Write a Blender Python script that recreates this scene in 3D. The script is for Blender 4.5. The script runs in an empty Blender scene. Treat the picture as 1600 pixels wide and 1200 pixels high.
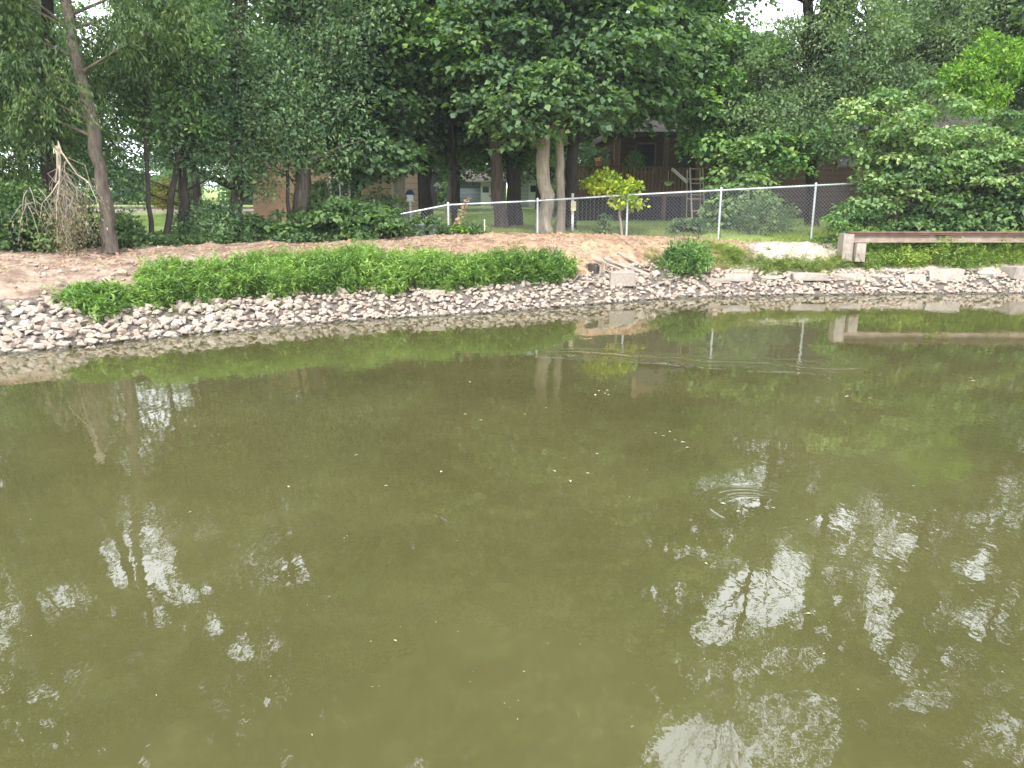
import bpy, bmesh, math, random
import numpy as np
from mathutils import Vector
R = math.radians
random.seed(7); rng = np.random.default_rng(7)
scene = bpy.context.scene
COL = scene.collection

# ------------------------------------------------------------ camera, sky, sun, exposure
CAMH, PITCH, F = 2.2, R(14.04), 1200.0
cd = bpy.data.cameras.new('camera'); cam = bpy.data.objects.new('camera', cd); COL.objects.link(cam)
cam.location = (0, 0, CAMH); cam.rotation_euler = (R(90) - PITCH, 0, 0)
cd.sensor_width = 36; cd.lens = 36 * F / 1600; cd.clip_end = 2000; cd.clip_start = 0.05
scene.camera = cam
SUN_EL, SUN_AZ = R(47), R(198)           # azimuth clockwise from +Y
sunvec = Vector((math.sin(SUN_AZ) * math.cos(SUN_EL), math.cos(SUN_AZ) * math.cos(SUN_EL), math.sin(SUN_EL)))
w = bpy.data.worlds.new('World'); scene.world = w; w.use_nodes = True
nt = w.node_tree; nt.nodes.clear()
sky = nt.nodes.new('ShaderNodeTexSky'); sky.sky_type = 'NISHITA'; sky.sun_disc = False
sky.sun_elevation = SUN_EL; sky.sun_rotation = SUN_AZ; sky.dust_density = 7; sky.air_density = 1.0; sky.ozone_density = 0.6
bg = nt.nodes.new('ShaderNodeBackground'); bg.inputs[1].default_value = 0.15
wo = nt.nodes.new('ShaderNodeOutputWorld')
tcw = nt.nodes.new('ShaderNodeTexCoord'); cn = nt.nodes.new('ShaderNodeTexNoise'); cn.inputs['Scale'].default_value = 2.2; cn.inputs['Detail'].default_value = 6
cr = nt.nodes.new('ShaderNodeValToRGB'); cr.color_ramp.elements[0].position = .28; cr.color_ramp.elements[0].color = (.55, .55, .55, 1); cr.color_ramp.elements[1].position = .55
cx = nt.nodes.new('ShaderNodeMixRGB'); cx.inputs[2].default_value = (15.0, 15.6, 16.6, 1)      # thin bright cloud over the sky
nt.links.new(tcw.outputs['Generated'], cn.inputs['Vector']); nt.links.new(cn.outputs['Fac'], cr.inputs[0]); nt.links.new(cr.outputs[0], cx.inputs[0])
nt.links.new(sky.outputs[0], cx.inputs[1]); nt.links.new(cx.outputs[0], bg.inputs[0]); nt.links.new(bg.outputs[0], wo.inputs[0])
sd = bpy.data.lights.new('sun', 'SUN'); sd.energy = 3.3; sd.angle = R(2.0); sd.color = (1, 0.955, 0.88)
so = bpy.data.objects.new('sun', sd); COL.objects.link(so); so.rotation_euler = sunvec.to_track_quat('Z', 'Y').to_euler()
scene.view_settings.view_transform = 'Standard'; scene.view_settings.look = 'None'
scene.view_settings.exposure = 0.66; scene.view_settings.gamma = 1; scene.view_settings.use_curve_mapping = False
scene.render.engine = 'CYCLES'
scene.cycles.max_bounces = 6; scene.cycles.diffuse_bounces = 3; scene.cycles.transmission_bounces = 4
scene.cycles.glossy_bounces = 3; scene.cycles.caustics_reflective = False; scene.cycles.caustics_refractive = False
scene.cycles.use_denoising = True

# ------------------------------------------------------------ small tools
SHADOW_LIFT = .0008
CP, SP = math.cos(PITCH), math.sin(PITCH)
def P(px, py, Y):
    """world point seen at photo position px,py (1600x1200) at distance Y"""
    u, v = (px - 800) / F, (600 - py) / F
    dy = CP + v * SP; dz = -SP + v * CP
    t = Y / dy
    return Vector((u * t, Y, CAMH + dz * t))
def gx(px, Y, z=1.15):
    return (px - 800) / F * (Y * CP - (z - CAMH) * SP)
def proj(p):
    """photo position of points (N,3)"""
    x, y, z = p[:, 0], p[:, 1], p[:, 2] - CAMH
    d = y * CP - z * SP; up = y * SP + z * CP
    d = np.maximum(d, .01)
    return 800 + F * x / d, 600 - F * up / d
def vnoise(x, y, seed=0):
    xi = np.floor(x).astype(np.int64); yi = np.floor(y).astype(np.int64)
    fx = x - xi; fy = y - yi
    fx = fx * fx * (3 - 2 * fx); fy = fy * fy * (3 - 2 * fy)
    def h(a, b):
        n = (a * 374761393 + b * 668265263 + seed * 144665) & 0x7fffffff
        n = ((n ^ (n >> 13)) * 1274126177) & 0x7fffffff
        return ((n ^ (n >> 16)) & 0xffff) / 65535.0
    return (h(xi, yi) * (1 - fx) + h(xi + 1, yi) * fx) * (1 - fy) + (h(xi, yi + 1) * (1 - fx) + h(xi + 1, yi + 1) * fx) * fy - .5
def fbm(x, y, seed=0, o=4):
    r = 0; a = 1.0
    for k in range(o):
        r = r + a * vnoise(x * 2 ** k, y * 2 ** k, seed + k); a *= .55
    return r
def tag(o, label=None, cat=None, group=None, kind=None):
    if label: o['label'] = label
    if cat: o['category'] = cat
    if group: o['group'] = group
    if kind: o['kind'] = kind
    return o
def empty(name, loc, label, cat, group=None, rz=0):
    o = bpy.data.objects.new(name, None); COL.objects.link(o)
    o.location = loc; o.rotation_euler = (0, 0, rz); o.empty_display_size = .2
    return tag(o, label, cat, group)
def link(name, me, parent=None, mat=None):
    if mat is not None and not me.materials: me.materials.append(mat)
    o = bpy.data.objects.new(name, me); COL.objects.link(o)
    if parent is not None:
        o.parent = parent
    return o
def npmesh(name, V, faces, attrs=None, smooth=False):
    """faces: (M,k) int array; attrs: dict name -> per face float"""
    me = bpy.data.meshes.new(name)
    V = np.asarray(V, dtype=np.float32); faces = np.asarray(faces, dtype=np.int32)
    m, k = faces.shape
    me.vertices.add(len(V)); me.vertices.foreach_set('co', V.ravel())
    me.loops.add(m * k); me.loops.foreach_set('vertex_index', faces.ravel())
    me.polygons.add(m); me.polygons.foreach_set('loop_start', np.arange(0, m * k, k, dtype=np.int32))
    if smooth: me.polygons.foreach_set('use_smooth', np.ones(m, dtype=bool))
    for a, v in (attrs or {}).items():
        at = me.attributes.new(a, 'FLOAT', 'FACE'); at.data.foreach_set('value', np.asarray(v, dtype=np.float32))
    me.update(calc_edges=True)
    return me
class MB:
    """collects polygons for one mesh"""
    def __init__(s): s.v = []; s.f = []; s.sm = []
    def add(s, vs, fs, smooth=False):
        b = len(s.v); s.v += [tuple(v) for v in vs]; s.f += [tuple(b + i for i in f) for f in fs]; s.sm += [smooth] * len(fs)
    def box(s, c, d, rz=0):
        hx, hy, hz = d[0] / 2, d[1] / 2, d[2] / 2; ca, sa = math.cos(rz), math.sin(rz)
        vs = [(c[0] + x * ca - y * sa, c[1] + x * sa + y * ca, c[2] + z) for x in (-hx, hx) for y in (-hy, hy) for z in (-hz, hz)]
        s.add(vs, [(0, 1, 3, 2), (4, 6, 7, 5), (0, 4, 5, 1), (2, 3, 7, 6), (0, 2, 6, 4), (1, 5, 7, 3)])
    def beam(s, a, b, wx, wz=None):
        a, b = Vector(a), Vector(b); wz = wz or wx
        d = (b - a).normalized(); up = Vector((0, 0, 1)) if abs(d.z) < .95 else Vector((0, 1, 0))
        r = d.cross(up).normalized() * wx / 2; u = r.cross(d).normalized() * wz / 2
        s.add([a - r - u, a + r - u, a + r + u, a - r + u, b - r - u, b + r - u, b + r + u, b - r + u],
              [(0, 1, 2, 3), (7, 6, 5, 4), (0, 4, 5, 1), (1, 5, 6, 2), (2, 6, 7, 3), (3, 7, 4, 0)])
    def tube(s, pts, rad, n=8, cap=True):
        pts = [Vector(p) for p in pts]
        if not hasattr(rad, '__len__'): rad = [rad] * len(pts)
        rings = []; pr = None
        for i, p in enumerate(pts):
            d = (pts[min(i + 1, len(pts) - 1)] - pts[max(i - 1, 0)])
            if d.length < 1e-6: d = Vector((0, 0, 1))
            d.normalize()
            if pr is None: pr = d.orthogonal()
            pr = (pr - d * pr.dot(d))
            if pr.length < 1e-5: pr = d.orthogonal()
            pr.normalize(); q = d.cross(pr)
            rings.append([p + (pr * math.cos(2 * math.pi * k / n) + q * math.sin(2 * math.pi * k / n)) * rad[i] for k in range(n)])
        vs = [v for r in rings for v in r]; fs = []
        for i in range(len(pts) - 1):
            for k in range(n):
                k2 = (k + 1) % n
                fs.append((i * n + k, i * n + k2, (i + 1) * n + k2, (i + 1) * n + k))
        s.add(vs, fs, True)
        if cap:
            s.add(rings[0][::-1], [tuple(range(n))]); s.add(rings[-1], [tuple(range(n))])
    def build(s, name, mat, parent=None, world=True):
        me = bpy.data.meshes.new(name)
        vs = s.v
        if parent is not None and world:      # given in world coordinates, stored in the parent's
            mw = parent.matrix_basis.copy(); pp = parent.parent
            while pp is not None: mw = pp.matrix_basis @ mw; pp = pp.parent
            inv = mw.inverted(); vs = [inv @ Vector(v) for v in vs]
        me.from_pydata(vs, [], s.f); me.polygons.foreach_set('use_smooth', s.sm); me.update()
        return link(name, me, parent, mat)

# ------------------------------------------------------------ materials
def newmat(name):
    m = bpy.data.materials.new(name); m.use_nodes = True; n = m.node_tree; n.nodes.clear()
    out = n.nodes.new('ShaderNodeOutputMaterial'); return m, n, out
class NB:
    def __init__(s, n): s.n = n
    def __call__(s, t, **k):
        x = s.n.nodes.new(t)
        for a, b in k.items(): setattr(x, a, b)
        return x
    def l(s, a, b): s.n.links.new(a, b)
    def noise(s, scale, detail=4, rough=.6, vec=None, dist=0):
        x = s('ShaderNodeTexNoise'); x.inputs['Scale'].default_value = scale; x.inputs['Detail'].default_value = detail
        x.inputs['Roughness'].default_value = rough; x.inputs['Distortion'].default_value = dist
        if vec is not None: s.l(vec, x.inputs['Vector'])
        return x.outputs['Fac']
    def ramp(s, fac, stops):
        x = s('ShaderNodeValToRGB'); r = x.color_ramp
        while len(r.elements) < len(stops): r.elements.new(.5)
        for e, (p, c) in zip(r.elements, stops): e.position = p; e.color = (*c, 1) if len(c) == 3 else c
        s.l(fac, x.inputs[0]); return x.outputs[0]
    def mix(s, fac, a, b, mode='MIX'):
        x = s('ShaderNodeMixRGB', blend_type=mode)
        for i, v in ((0, fac), (1, a), (2, b)):
            if hasattr(v, 'is_linked'): s.l(v, x.inputs[i])
            elif i == 0: x.inputs[0].default_value = v
            else: x.inputs[i].default_value = (*v, 1)
        return x.outputs[0]
    def math(s, op, a, b=0.0, c=None, clamp=False):
        x = s('ShaderNodeMath', operation=op); x.use_clamp = clamp
        for i, v in enumerate((a, b, c)):
            if v is None: continue
            if hasattr(v, 'is_linked'): s.l(v, x.inputs[i])
            else: x.inputs[i].default_value = v
        return x.outputs[0]
    def attr(s, name):
        x = s('ShaderNodeAttribute'); x.attribute_name = name; return x
    def bump(s, h, strength, dist):
        x = s('ShaderNodeBump'); x.inputs['Strength'].default_value = strength; x.inputs['Distance'].default_value = dist
        s.l(h, x.inputs['Height']); return x.outputs[0]
    def bsdf(s, color, rough=.8, spec=.3, normal=None, metal=0):
        x = s('ShaderNodeBsdfPrincipled'); x.inputs['Roughness'].default_value = rough
        x.inputs['Specular IOR Level'].default_value = spec; x.inputs['Metallic'].default_value = metal
        if hasattr(color, 'is_linked'): s.l(color, x.inputs['Base Color'])
        else: x.inputs['Base Color'].default_value = (*color, 1)
        if normal is not None: s.l(normal, x.inputs['Normal'])
        return x
def plain(name, c1, c2=None, scale=6, rough=.8, spec=.3, bump=.3, bdist=.02, metal=0, detail=5, stretch=None):
    m, n, out = newmat(name); B = NB(n)
    g = B('ShaderNodeNewGeometry').outputs['Position']
    tc = B('ShaderNodeTexCoord').outputs['Object']
    if stretch:
        mp = B('ShaderNodeMapping'); mp.inputs['Scale'].default_value = stretch; B.l(tc, mp.inputs['Vector']); tc = mp.outputs[0]
    f = B.noise(scale, detail, .65, tc)
    c2 = c2 or tuple(v * .6 for v in c1)
    col = B.ramp(f, [(.3, c2), (.7, c1)])
    b = B.bsdf(col, rough, spec, B.bump(f, bump, bdist) if bump else None, metal)
    B.l(b.outputs[0], out.inputs[0]); return m
def leafmat(name, c1, c2, c3=None, trans=.35, gloss=.35, spread=1.0):
    """c1 usual, c2 darker kind, c3 rare; per-leaf attribute rnd, per-spray attribute clump"""
    m, n, out = newmat(name); B = NB(n)
    r = B.attr('rnd').outputs['Fac']; cl = B.attr('clump').outputs['Fac']
    f = B.math('ADD', B.math('MULTIPLY', r, .55), B.math('MULTIPLY', cl, .45))
    col = B.ramp(f, [(.15, c2), (.6, c1), (.97, c3 or tuple(min(1, v * 1.5) for v in c1))])
    b = B.bsdf(col, .55, gloss)
    t = B('ShaderNodeBsdfTranslucent'); tc = B.mix(1.0, col, (1.35, 1.5, .6), 'MULTIPLY'); B.l(tc, t.inputs[0])
    mx = B('ShaderNodeMixShader'); mx.inputs[0].default_value = trans
    B.l(b.outputs[0], mx.inputs[1]); B.l(t.outputs[0], mx.inputs[2]); B.l(mx.outputs[0], out.inputs[0])
    return m
M = {}
M['maple'] = leafmat('leaf_maple', (0.135, 0.225, 0.105), (0.07, 0.13, 0.075), (0.24, 0.35, 0.11), trans=0.42)
M['maple_light'] = leafmat('leaf_maple_light', (0.169, 0.301, 0.101), (0.091, 0.179, 0.081), (0.325, 0.474, 0.121), trans=0.42)
M['oak'] = leafmat('leaf_oak', (0.176, 0.262, 0.128), (0.091, 0.154, 0.088), (0.312, 0.384, 0.162), trans=0.4)
M['oak_blue'] = leafmat('leaf_oak_blue', (0.155, 0.25, 0.13), (0.08, 0.145, 0.085), (0.28, 0.38, 0.16), trans=0.4)
M['cypress'] = leafmat('leaf_cypress', (0.095, 0.16, 0.055), (0.05, 0.095, 0.045), (0.19, 0.25, 0.07), trans=0.4)
M['back'] = leafmat('leaf_back', (0.11, 0.19, 0.09), (0.06, 0.115, 0.065), (0.19, 0.29, 0.09), trans=0.45)
M['dogwood'] = leafmat('leaf_dogwood', (0.218, 0.333, 0.130), (0.098, 0.183, 0.074), (0.437, 0.521, 0.227))
M['bushy'] = leafmat('leaf_bush', (0.12, 0.2, 0.08), (0.06, 0.12, 0.055), (0.22, 0.33, 0.1), trans=0.38)
M['lime'] = leafmat('leaf_lime', (.20, .36, .045), (.11, .23, .04), (.32, .48, .06))
M['yellow'] = leafmat('leaf_yellow', (.40, .48, .06), (.24, .36, .05), (.66, .62, .09))
M['weed'] = leafmat('leaf_weed', (0.2, 0.33, 0.085), (0.1, 0.19, 0.055), (0.37, 0.5, 0.13), trans=0.35)
M['weed_dark'] = leafmat('leaf_weed_dark', (0.135, 0.25, 0.075), (0.06, 0.13, 0.045), (0.26, 0.4, 0.11), trans=0.35)
M['grass'] = leafmat('leaf_grass', (.25, .32, .09), (.15, .21, .065), (.42, .42, .17))
M['weed_right'] = leafmat('leaf_weed_yellowish', (.27, .38, .09), (.15, .25, .06), (.46, .55, .14))
M['lawn'] = leafmat('leaf_lawn', (.26, .36, .10), (.18, .27, .08), (.42, .48, .17))
M['dead'] = leafmat('leaf_dead', (.20, .18, .10), (.10, .09, .055), (.34, .26, .17), trans=.2)
M['orange'] = leafmat('leaf_orange', (0.55, 0.36, 0.24), (0.4, 0.24, 0.15), (0.68, 0.48, 0.32), trans=0.2)
M['bark'] = plain('bark', (.16, .13, .105), (.055, .045, .038), 9, .9, .2, .9, .03, stretch=(2, 2, .35))
M['bark_dark'] = plain('bark_dark', (.075, .062, .052), (.028, .024, .022), 9, .9, .2, .9, .03, stretch=(2, 2, .35))
M['bark_pale'] = plain('bark_pale', (.42, .37, .29), (.23, .19, .15), 8, .9, .2, .9, .03, stretch=(2.2, 2.2, .3))
M['splinter'] = plain('splintered_wood', (.58, .50, .40), (.30, .25, .19), 6, .8, .2, .5)
M['twig'] = plain('dead_twig', (.34, .29, .24), (.17, .14, .115), 6, .9, .2, .5)
M['galv'] = plain('galvanised_steel', (.66, .69, .70), (.50, .53, .55), 12, .38, .5, .1, metal=.55)
M['wire'] = plain('galvanised_wire', (.36, .36, .41), (.24, .24, .29), 12, .5, .5, 0, metal=.3)
M['rust'] = plain('rusty_steel_web', (.36, .30, .25), (.21, .135, .10), 4.5, .85, .3, .4, .01, detail=8)
M['rust_dark'] = plain('rusty_steel_flange', (.24, .145, .11), (.12, .07, .055), 5, .85, .3, .4, .01, detail=8)
M['conc'] = plain('concrete', (.40, .35, .30), (.22, .185, .16), 6, .95, .2, .6, .02, detail=8)
M['deckwood'] = plain('deck_wood', (.25, .145, .105), (.15, .09, .068), 6, .8, .3, .3, stretch=(1, 1, .2))
M['darkwood'] = plain('dark_trim', (.045, .035, .03), (.025, .02, .02), 6, .7, .3, .2)
M['glass'] = plain('dark_glass', (.02, .03, .035), (.012, .018, .02), 2, .08, .6, 0)
M['white'] = plain('white_paint', (.75, .75, .72), (.62, .62, .60), 6, .5, .4, .1)
M['alu'] = plain('weathered_ladder_wood', (.52, .47, .36), (.38, .33, .25), 6, .7, .4, .1)
M['shingle'] = plain('roof_shingle', (.12, .10, .09), (.07, .06, .055), 14, .95, .2, .6, .03)
M['rope'] = plain('post_paint', (.80, .78, .5), (.66, .62, .3), 6, .6, .3, .1)
def siding(name, c1, c2, step, dirz=True):
    m, n, out = newmat(name); B = NB(n)
    g = B('ShaderNodeNewGeometry').outputs['Position']; sx = B('ShaderNodeSeparateXYZ'); B.l(g, sx.inputs[0])
    z = B.math('FRACT', B.math('DIVIDE', sx.outputs[2], step))
    nz = B.noise(3, 6, .6, g)
    col = B.mix(nz, c1, c2)
    gap = B.math('LESS_THAN', z, .10)
    col = B.mix(gap, col, tuple(v * .35 for v in c1))
    b = B.bsdf(col, .8, .3, B.bump(z, .6, .03)); B.l(b.outputs[0], out.inputs[0]); return m
M['siding_tan'] = siding('siding_tan', (.46, .33, .25), (.36, .26, .20), .23)
M['siding_brown'] = siding('siding_brown', (.12, .075, .055), (.085, .055, .042), .2)
M['siding_grey'] = siding('siding_blue_grey', (.25, .29, .35), (.20, .24, .30), .25)
M['siding_pale'] = siding('siding_pale', (.50, .53, .55), (.42, .45, .48), .25)
def brickmat():
    m, n, out = newmat('peach_brick'); B = NB(n)
    g = B('ShaderNodeNewGeometry').outputs['Position']
    mp = B('ShaderNodeMapping'); mp.inputs['Rotation'].default_value = (R(90), 0, 0); B.l(g, mp.inputs[0])
    br = B('ShaderNodeTexBrick'); B.l(mp.outputs[0], br.inputs[0]); br.inputs['Scale'].default_value = 4.2
    br.inputs['Color1'].default_value = (.50, .27, .20, 1); br.inputs['Color2'].default_value = (.42, .22, .165, 1); br.inputs['Mortar'].default_value = (.45, .35, .29, 1)
    br.inputs['Mortar Size'].default_value = .02
    b = B.bsdf(br.outputs[0], .9, .2); B.l(b.outputs[0], out.inputs[0]); return m
M['brick'] = brickmat()
def rockmat(name, tones):
    m, n, out = newmat(name); B = NB(n)
    oi = B('ShaderNodeObjectInfo').outputs['Random']; at = B.attr('rnd').outputs['Fac']
    f = B.math('FRACT', B.math('ADD', oi, at))
    base = B.ramp(f, tones)
    tc = B('ShaderNodeTexCoord').outputs['Object']; g = B('ShaderNodeNewGeometry').outputs['Position']
    nz = B.noise(9, 6, .65, g)
    col = B.mix(.55, base, B.ramp(nz, [(.3, (.42, .36, .32)), (.65, (1, 1, 1))]), 'MULTIPLY')
    sx = B('ShaderNodeSeparateXYZ'); B.l(g, sx.inputs[0])
    zz = B.math('ADD', sx.outputs[2], B.math('MULTIPLY', nz, .06))
    wet = B('ShaderNodeMapRange'); B.l(zz, wet.inputs[0]); wet.inputs[1].default_value = .045; wet.inputs[2].default_value = .075; wet.inputs[3].default_value = 1; wet.inputs[4].default_value = 0
    col = B.mix(wet.outputs[0], col, (.10, .09, .075))     # algae and wet line just above the water
    b = B.bsdf(col, .9, .2, B.bump(B.noise(28, 5, .7, g), .5, .02)); B.l(b.outputs[0], out.inputs[0]); return m
M['rock'] = rockmat('riprap_stone', [(0, (.29, .245, .205)), (.25, (.43, .37, .31)), (.5, (.38, .295, .24)), (.75, (.48, .42, .36)), (1, (.31, .27, .235))])
M['slab'] = rockmat('limestone_slab', [(0, (.44, .40, .355)), (.5, (.37, .325, .29)), (1, (.48, .43, .39))])

def groundmat():
    m, n, out = newmat('ground_soil_and_lawn'); B = NB(n)
    g = B('ShaderNodeNewGeometry').outputs['Position']
    z = B('ShaderNodeSeparateColor'); B.l(B.attr('zone').outputs['Color'], z.inputs[0])
    orange, grass, pale = z.outputs[0], z.outputs[1], z.outputs[2]; gravel = B.attr('zone').outputs['Alpha']
    n1 = B.noise(1.3, 6, .7, g); n2 = B.noise(7, 7, .75, g); n3 = B.noise(30, 4, .7, g)
    brown = B.ramp(n2, [(.28, (.17, .12, .09)), (.48, (.34, .255, .20)), (.72, (.48, .39, .31))])
    org = B.ramp(n2, [(.28, (.21, .12, .07)), (.46, (.42, .265, .17)), (.72, (.56, .42, .29))])
    brown = B.mix(B.ramp(B.noise(2.6, 5, .7, g), [(.40, (.75, .75, .75)), (.56, (0, 0, 0))]), brown, (.13, .085, .065))
    of = B.math('MULTIPLY', orange, B.ramp(n1, [(.3, (.3, .3, .3)), (.6, (1, 1, 1))]))
    col = B.mix(of, brown, org)
    org = B.mix(B.ramp(B.noise(2.6, 5, .7, g), [(.38, (.6, .6, .6)), (.52, (0, 0, 0))]), org, (.17, .09, .06)); col = B.mix(of, brown, org)
    pl = B.ramp(n2, [(.3, (.34, .27, .22)), (.55, (.50, .43, .37)), (.8, (.60, .55, .48))])
    pf = B('ShaderNodeMapRange'); B.l(B.math('ADD', pale, B.math('MULTIPLY', B.math('SUBTRACT', n2, .5), .7)), pf.inputs[0]); pf.inputs[1].default_value = .35; pf.inputs[2].default_value = .6
    col = B.mix(pf.outputs[0], col, pl)
    gr = B.ramp(n3, [(.3, (.11, .18, .045)), (.5, (.20, .29, .08)), (.75, (.33, .40, .13))])
    gr = B.mix(B.ramp(n1, [(.35, (0, 0, 0)), (.7, (.6, .6, .6))]), gr, (.32, .38, .12))
    gf = B('ShaderNodeMapRange'); B.l(B.math('ADD', grass, B.math('MULTIPLY', B.math('SUBTRACT', n2, .5), .6)), gf.inputs[0]); gf.inputs[1].default_value = .4; gf.inputs[2].default_value = .6
    col = B.mix(gf.outputs[0], col, gr)
    grf = B('ShaderNodeMapRange'); B.l(B.math('ADD', gravel, B.math('MULTIPLY', B.math('SUBTRACT', n2, .5), .5)), grf.inputs[0]); grf.inputs[1].default_value = .4; grf.inputs[2].default_value = .6
    col = B.mix(grf.outputs[0], col, B.ramp(n3, [(.35, (.07, .06, .05)), (.6, (.20, .17, .15))]))
    h = B.math('ADD', n2, B.math('MULTIPLY', n3, .4))
    b = B.bsdf(col, .95, .15, B.bump(h, .9, .05)); B.l(b.outputs[0], out.inputs[0]); return m
M['ground'] = groundmat()

def watermat():
    m, n, out = newmat('murky_pond_water'); B = NB(n)
    g = B('ShaderNodeNewGeometry').outputs['Position']
    def mapped(sc, rot=0):
        mp = B('ShaderNodeMapping'); mp.inputs['Scale'].default_value = sc; mp.inputs['Rotation'].default_value = (0, 0, rot); B.l(g, mp.inputs[0]); return mp.outputs[0]
    nb = B.noise(.5, 3, .5, mapped((1, 1, 1)))
    col = B.ramp(nb, [(.3, (.054, .052, .019)), (.7, (.074, .069, .027))])
    col = B.mix(B.ramp(B.noise(3.1, 6, .75, mapped((1, 1, 1))), [(.5, (0, 0, 0)), (.8, (.28, .28, .28))]), col, (.12, .115, .05))
    a = B.noise(2.0, 2, .5, mapped((1, .8, 1))); c = B.noise(8, 2, .5, mapped((1.25, .75, 1), .1)); d = B.noise(34, 2, .5, mapped((1, .8, 1)))
    calm = B.ramp(B.noise(.35, 2, .5, mapped((1, 2.2, 1), -.12)), [(.38, (.35, .35, .35)), (.62, (1, 1, 1))])
    h = B.math('ADD', B.math('MULTIPLY', a, .0016), B.math('ADD', B.math('MULTIPLY', c, .0011), B.math('MULTIPLY', d, .00014)))
    h = B.math('MULTIPLY', h, calm)
    # ring where a fish or a drop broke the surface, and a long low wake near the far bank
    sx = B('ShaderNodeSeparateXYZ'); B.l(g, sx.inputs[0])
    for (cx, cy, rad, amp) in RINGS:
        dx = B.math('SUBTRACT', sx.outputs[0], cx); dy = B.math('SUBTRACT', sx.outputs[1], cy)
        r = B.math('SQRT', B.math('ADD', B.math('MULTIPLY', dx, dx), B.math('MULTIPLY', dy, dy)))
        q = B.math('DIVIDE', B.math('SUBTRACT', r, rad), rad * .28)
        env = B.math('EXPONENT', B.math('MULTIPLY', B.math('MULTIPLY', q, q), -1))
        h = B.math('ADD', h, B.math('MULTIPLY', B.math('MULTIPLY', B.math('SINE', B.math('MULTIPLY', r, 6.28 / (rad * .22))), env), B.math('MULTIPLY', amp * .33, B.ramp(B.noise(1.7, 1, .5, g), [(.46, (0, 0, 0)), (.6, (1, 1, 1))]))))
    (x0, y0), (x1, y1) = WAKE
    L = math.hypot(x1 - x0, y1 - y0); tx, ty = (x1 - x0) / L, (y1 - y0) / L
    ax = B.math('SUBTRACT', sx.outputs[0], x0); ay = B.math('SUBTRACT', sx.outputs[1], y0)
    s = B.math('ADD', B.math('MULTIPLY', ax, tx), B.math('MULTIPLY', ay, ty))
    t = B.math('SUBTRACT', B.math('MULTIPLY', ay, tx), B.math('MULTIPLY', ax, ty))
    t = B.math('ADD', t, B.math('MULTIPLY', B.math('SUBTRACT', B.noise(1.3, 4, .6, mapped((1, 1, 1))), .5), .5))
    env = B.math('MULTIPLY', B.math('EXPONENT', B.math('MULTIPLY', B.math('MULTIPLY', t, t), -16)),
                 B.math('MULTIPLY', B.math('GREATER_THAN', s, 0), B.math('LESS_THAN', s, L)))
    h = B.math('ADD', h, B.math('MULTIPLY', B.math('MULTIPLY', B.math('SINE', B.math('ADD', B.math('MULTIPLY', t, 26), B.math('MULTIPLY', c, 5))), env), .0022))
    b = B.bsdf(col, .012, .5, B.bump(h, 1.0, 1.0)); b.inputs['IOR'].default_value = 1.85
    B.l(b.outputs[0], out.inputs[0]); return m

# ------------------------------------------------------------ shore line and terrain
def on_water(px, py):
    v = (600 - py) / F; dy = CP + v * SP; dz = -SP + v * CP
    t = CAMH / -dz; return ((px - 800) / F * t, dy * t)
_sh = [on_water(*p) for p in ((0, 553), (100, 545), (200, 534), (330, 520), (470, 507), (600, 498), (720, 492), (840, 483), (960, 473), (1080, 464), (1200, 462), (1400, 459), (1600, 458))]
SHX = np.array([-60, -30, -18, -11] + [p[0] for p in _sh] + [16, 30, 60]); SHY = np.array([-14, -3, 4, 8.4] + [p[1] for p in _sh] + [17.2, 15, 8])
def shore(x): return np.interp(x, SHX, SHY)
def stretch(x): return np.interp(x, [-6, 0, 4], [1.45, 1.05, 1.0])
PD = np.array([-60, -4, 0, .8, 1.5, 2.2, 4, 6, 40, 300]); PZ = np.array([-2.5, -1.2, -.03, .38, .74, .98, 1.10, 1.15, 1.25, 4.0])
def band(x):      # width of the stone band up the slope
    return np.interp(x, [-9, -7, -5.6, -4.5, -2, 0, 2, 3.5, 5, 12], [1.25, 1.25, 1.15, .95, .92, .88, 1.1, 1.3, .9, .85])
def treeline(x): return np.interp(x, [-9, -5.6, -2.3, 0, 4.6, 9, 30], [15.0, 17.2, 18.5, 19.7, 20.1, 19.2, 19.0])
def ter(x, y):
    x = np.asarray(x, dtype=float); y = np.asarray(y, dtype=float)
    d = (y - shore(x)) / stretch(x)
    z = np.interp(d, PD, PZ)
    berm = np.exp(-((y - 18.6) / .9) ** 2) * np.interp(x, [-7, -3, 0, 3.5, 5.2], [0, .04, .12, .10, 0])
    z = z + np.where(d > 0, berm, 0)
    amp = np.clip(d, 0, 1.5) / 1.5
    z = z + amp * np.where(y < treeline(x) + 1, .10 * fbm(x * 1.1, y * 1.1, 3) + .045 * fbm(x * 5, y * 5, 9, 3), .05 * fbm(x * .3, y * .3, 5, 2))
    near = np.interp(y, [-8, 0.2, 1.2, 2.2, 4], [.7, .5, .12, -.3, -1.4])
    z = np.where(y < 6, np.maximum(near, np.where(x > -12, -2.0, z)), z)
    return z
def T(x, y): return float(ter(x, y))
def axis(lo, a, b, hi, step, g=1.18):
    m = list(np.arange(a, b, step)); l = []; s = step; v = a
    while v > lo: s *= g; v -= s; l.append(v)
    r = []; s = step; v = m[-1]
    while v < hi: s *= g; v += s; r.append(v)
    return np.array(l[::-1] + m + r)
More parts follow.
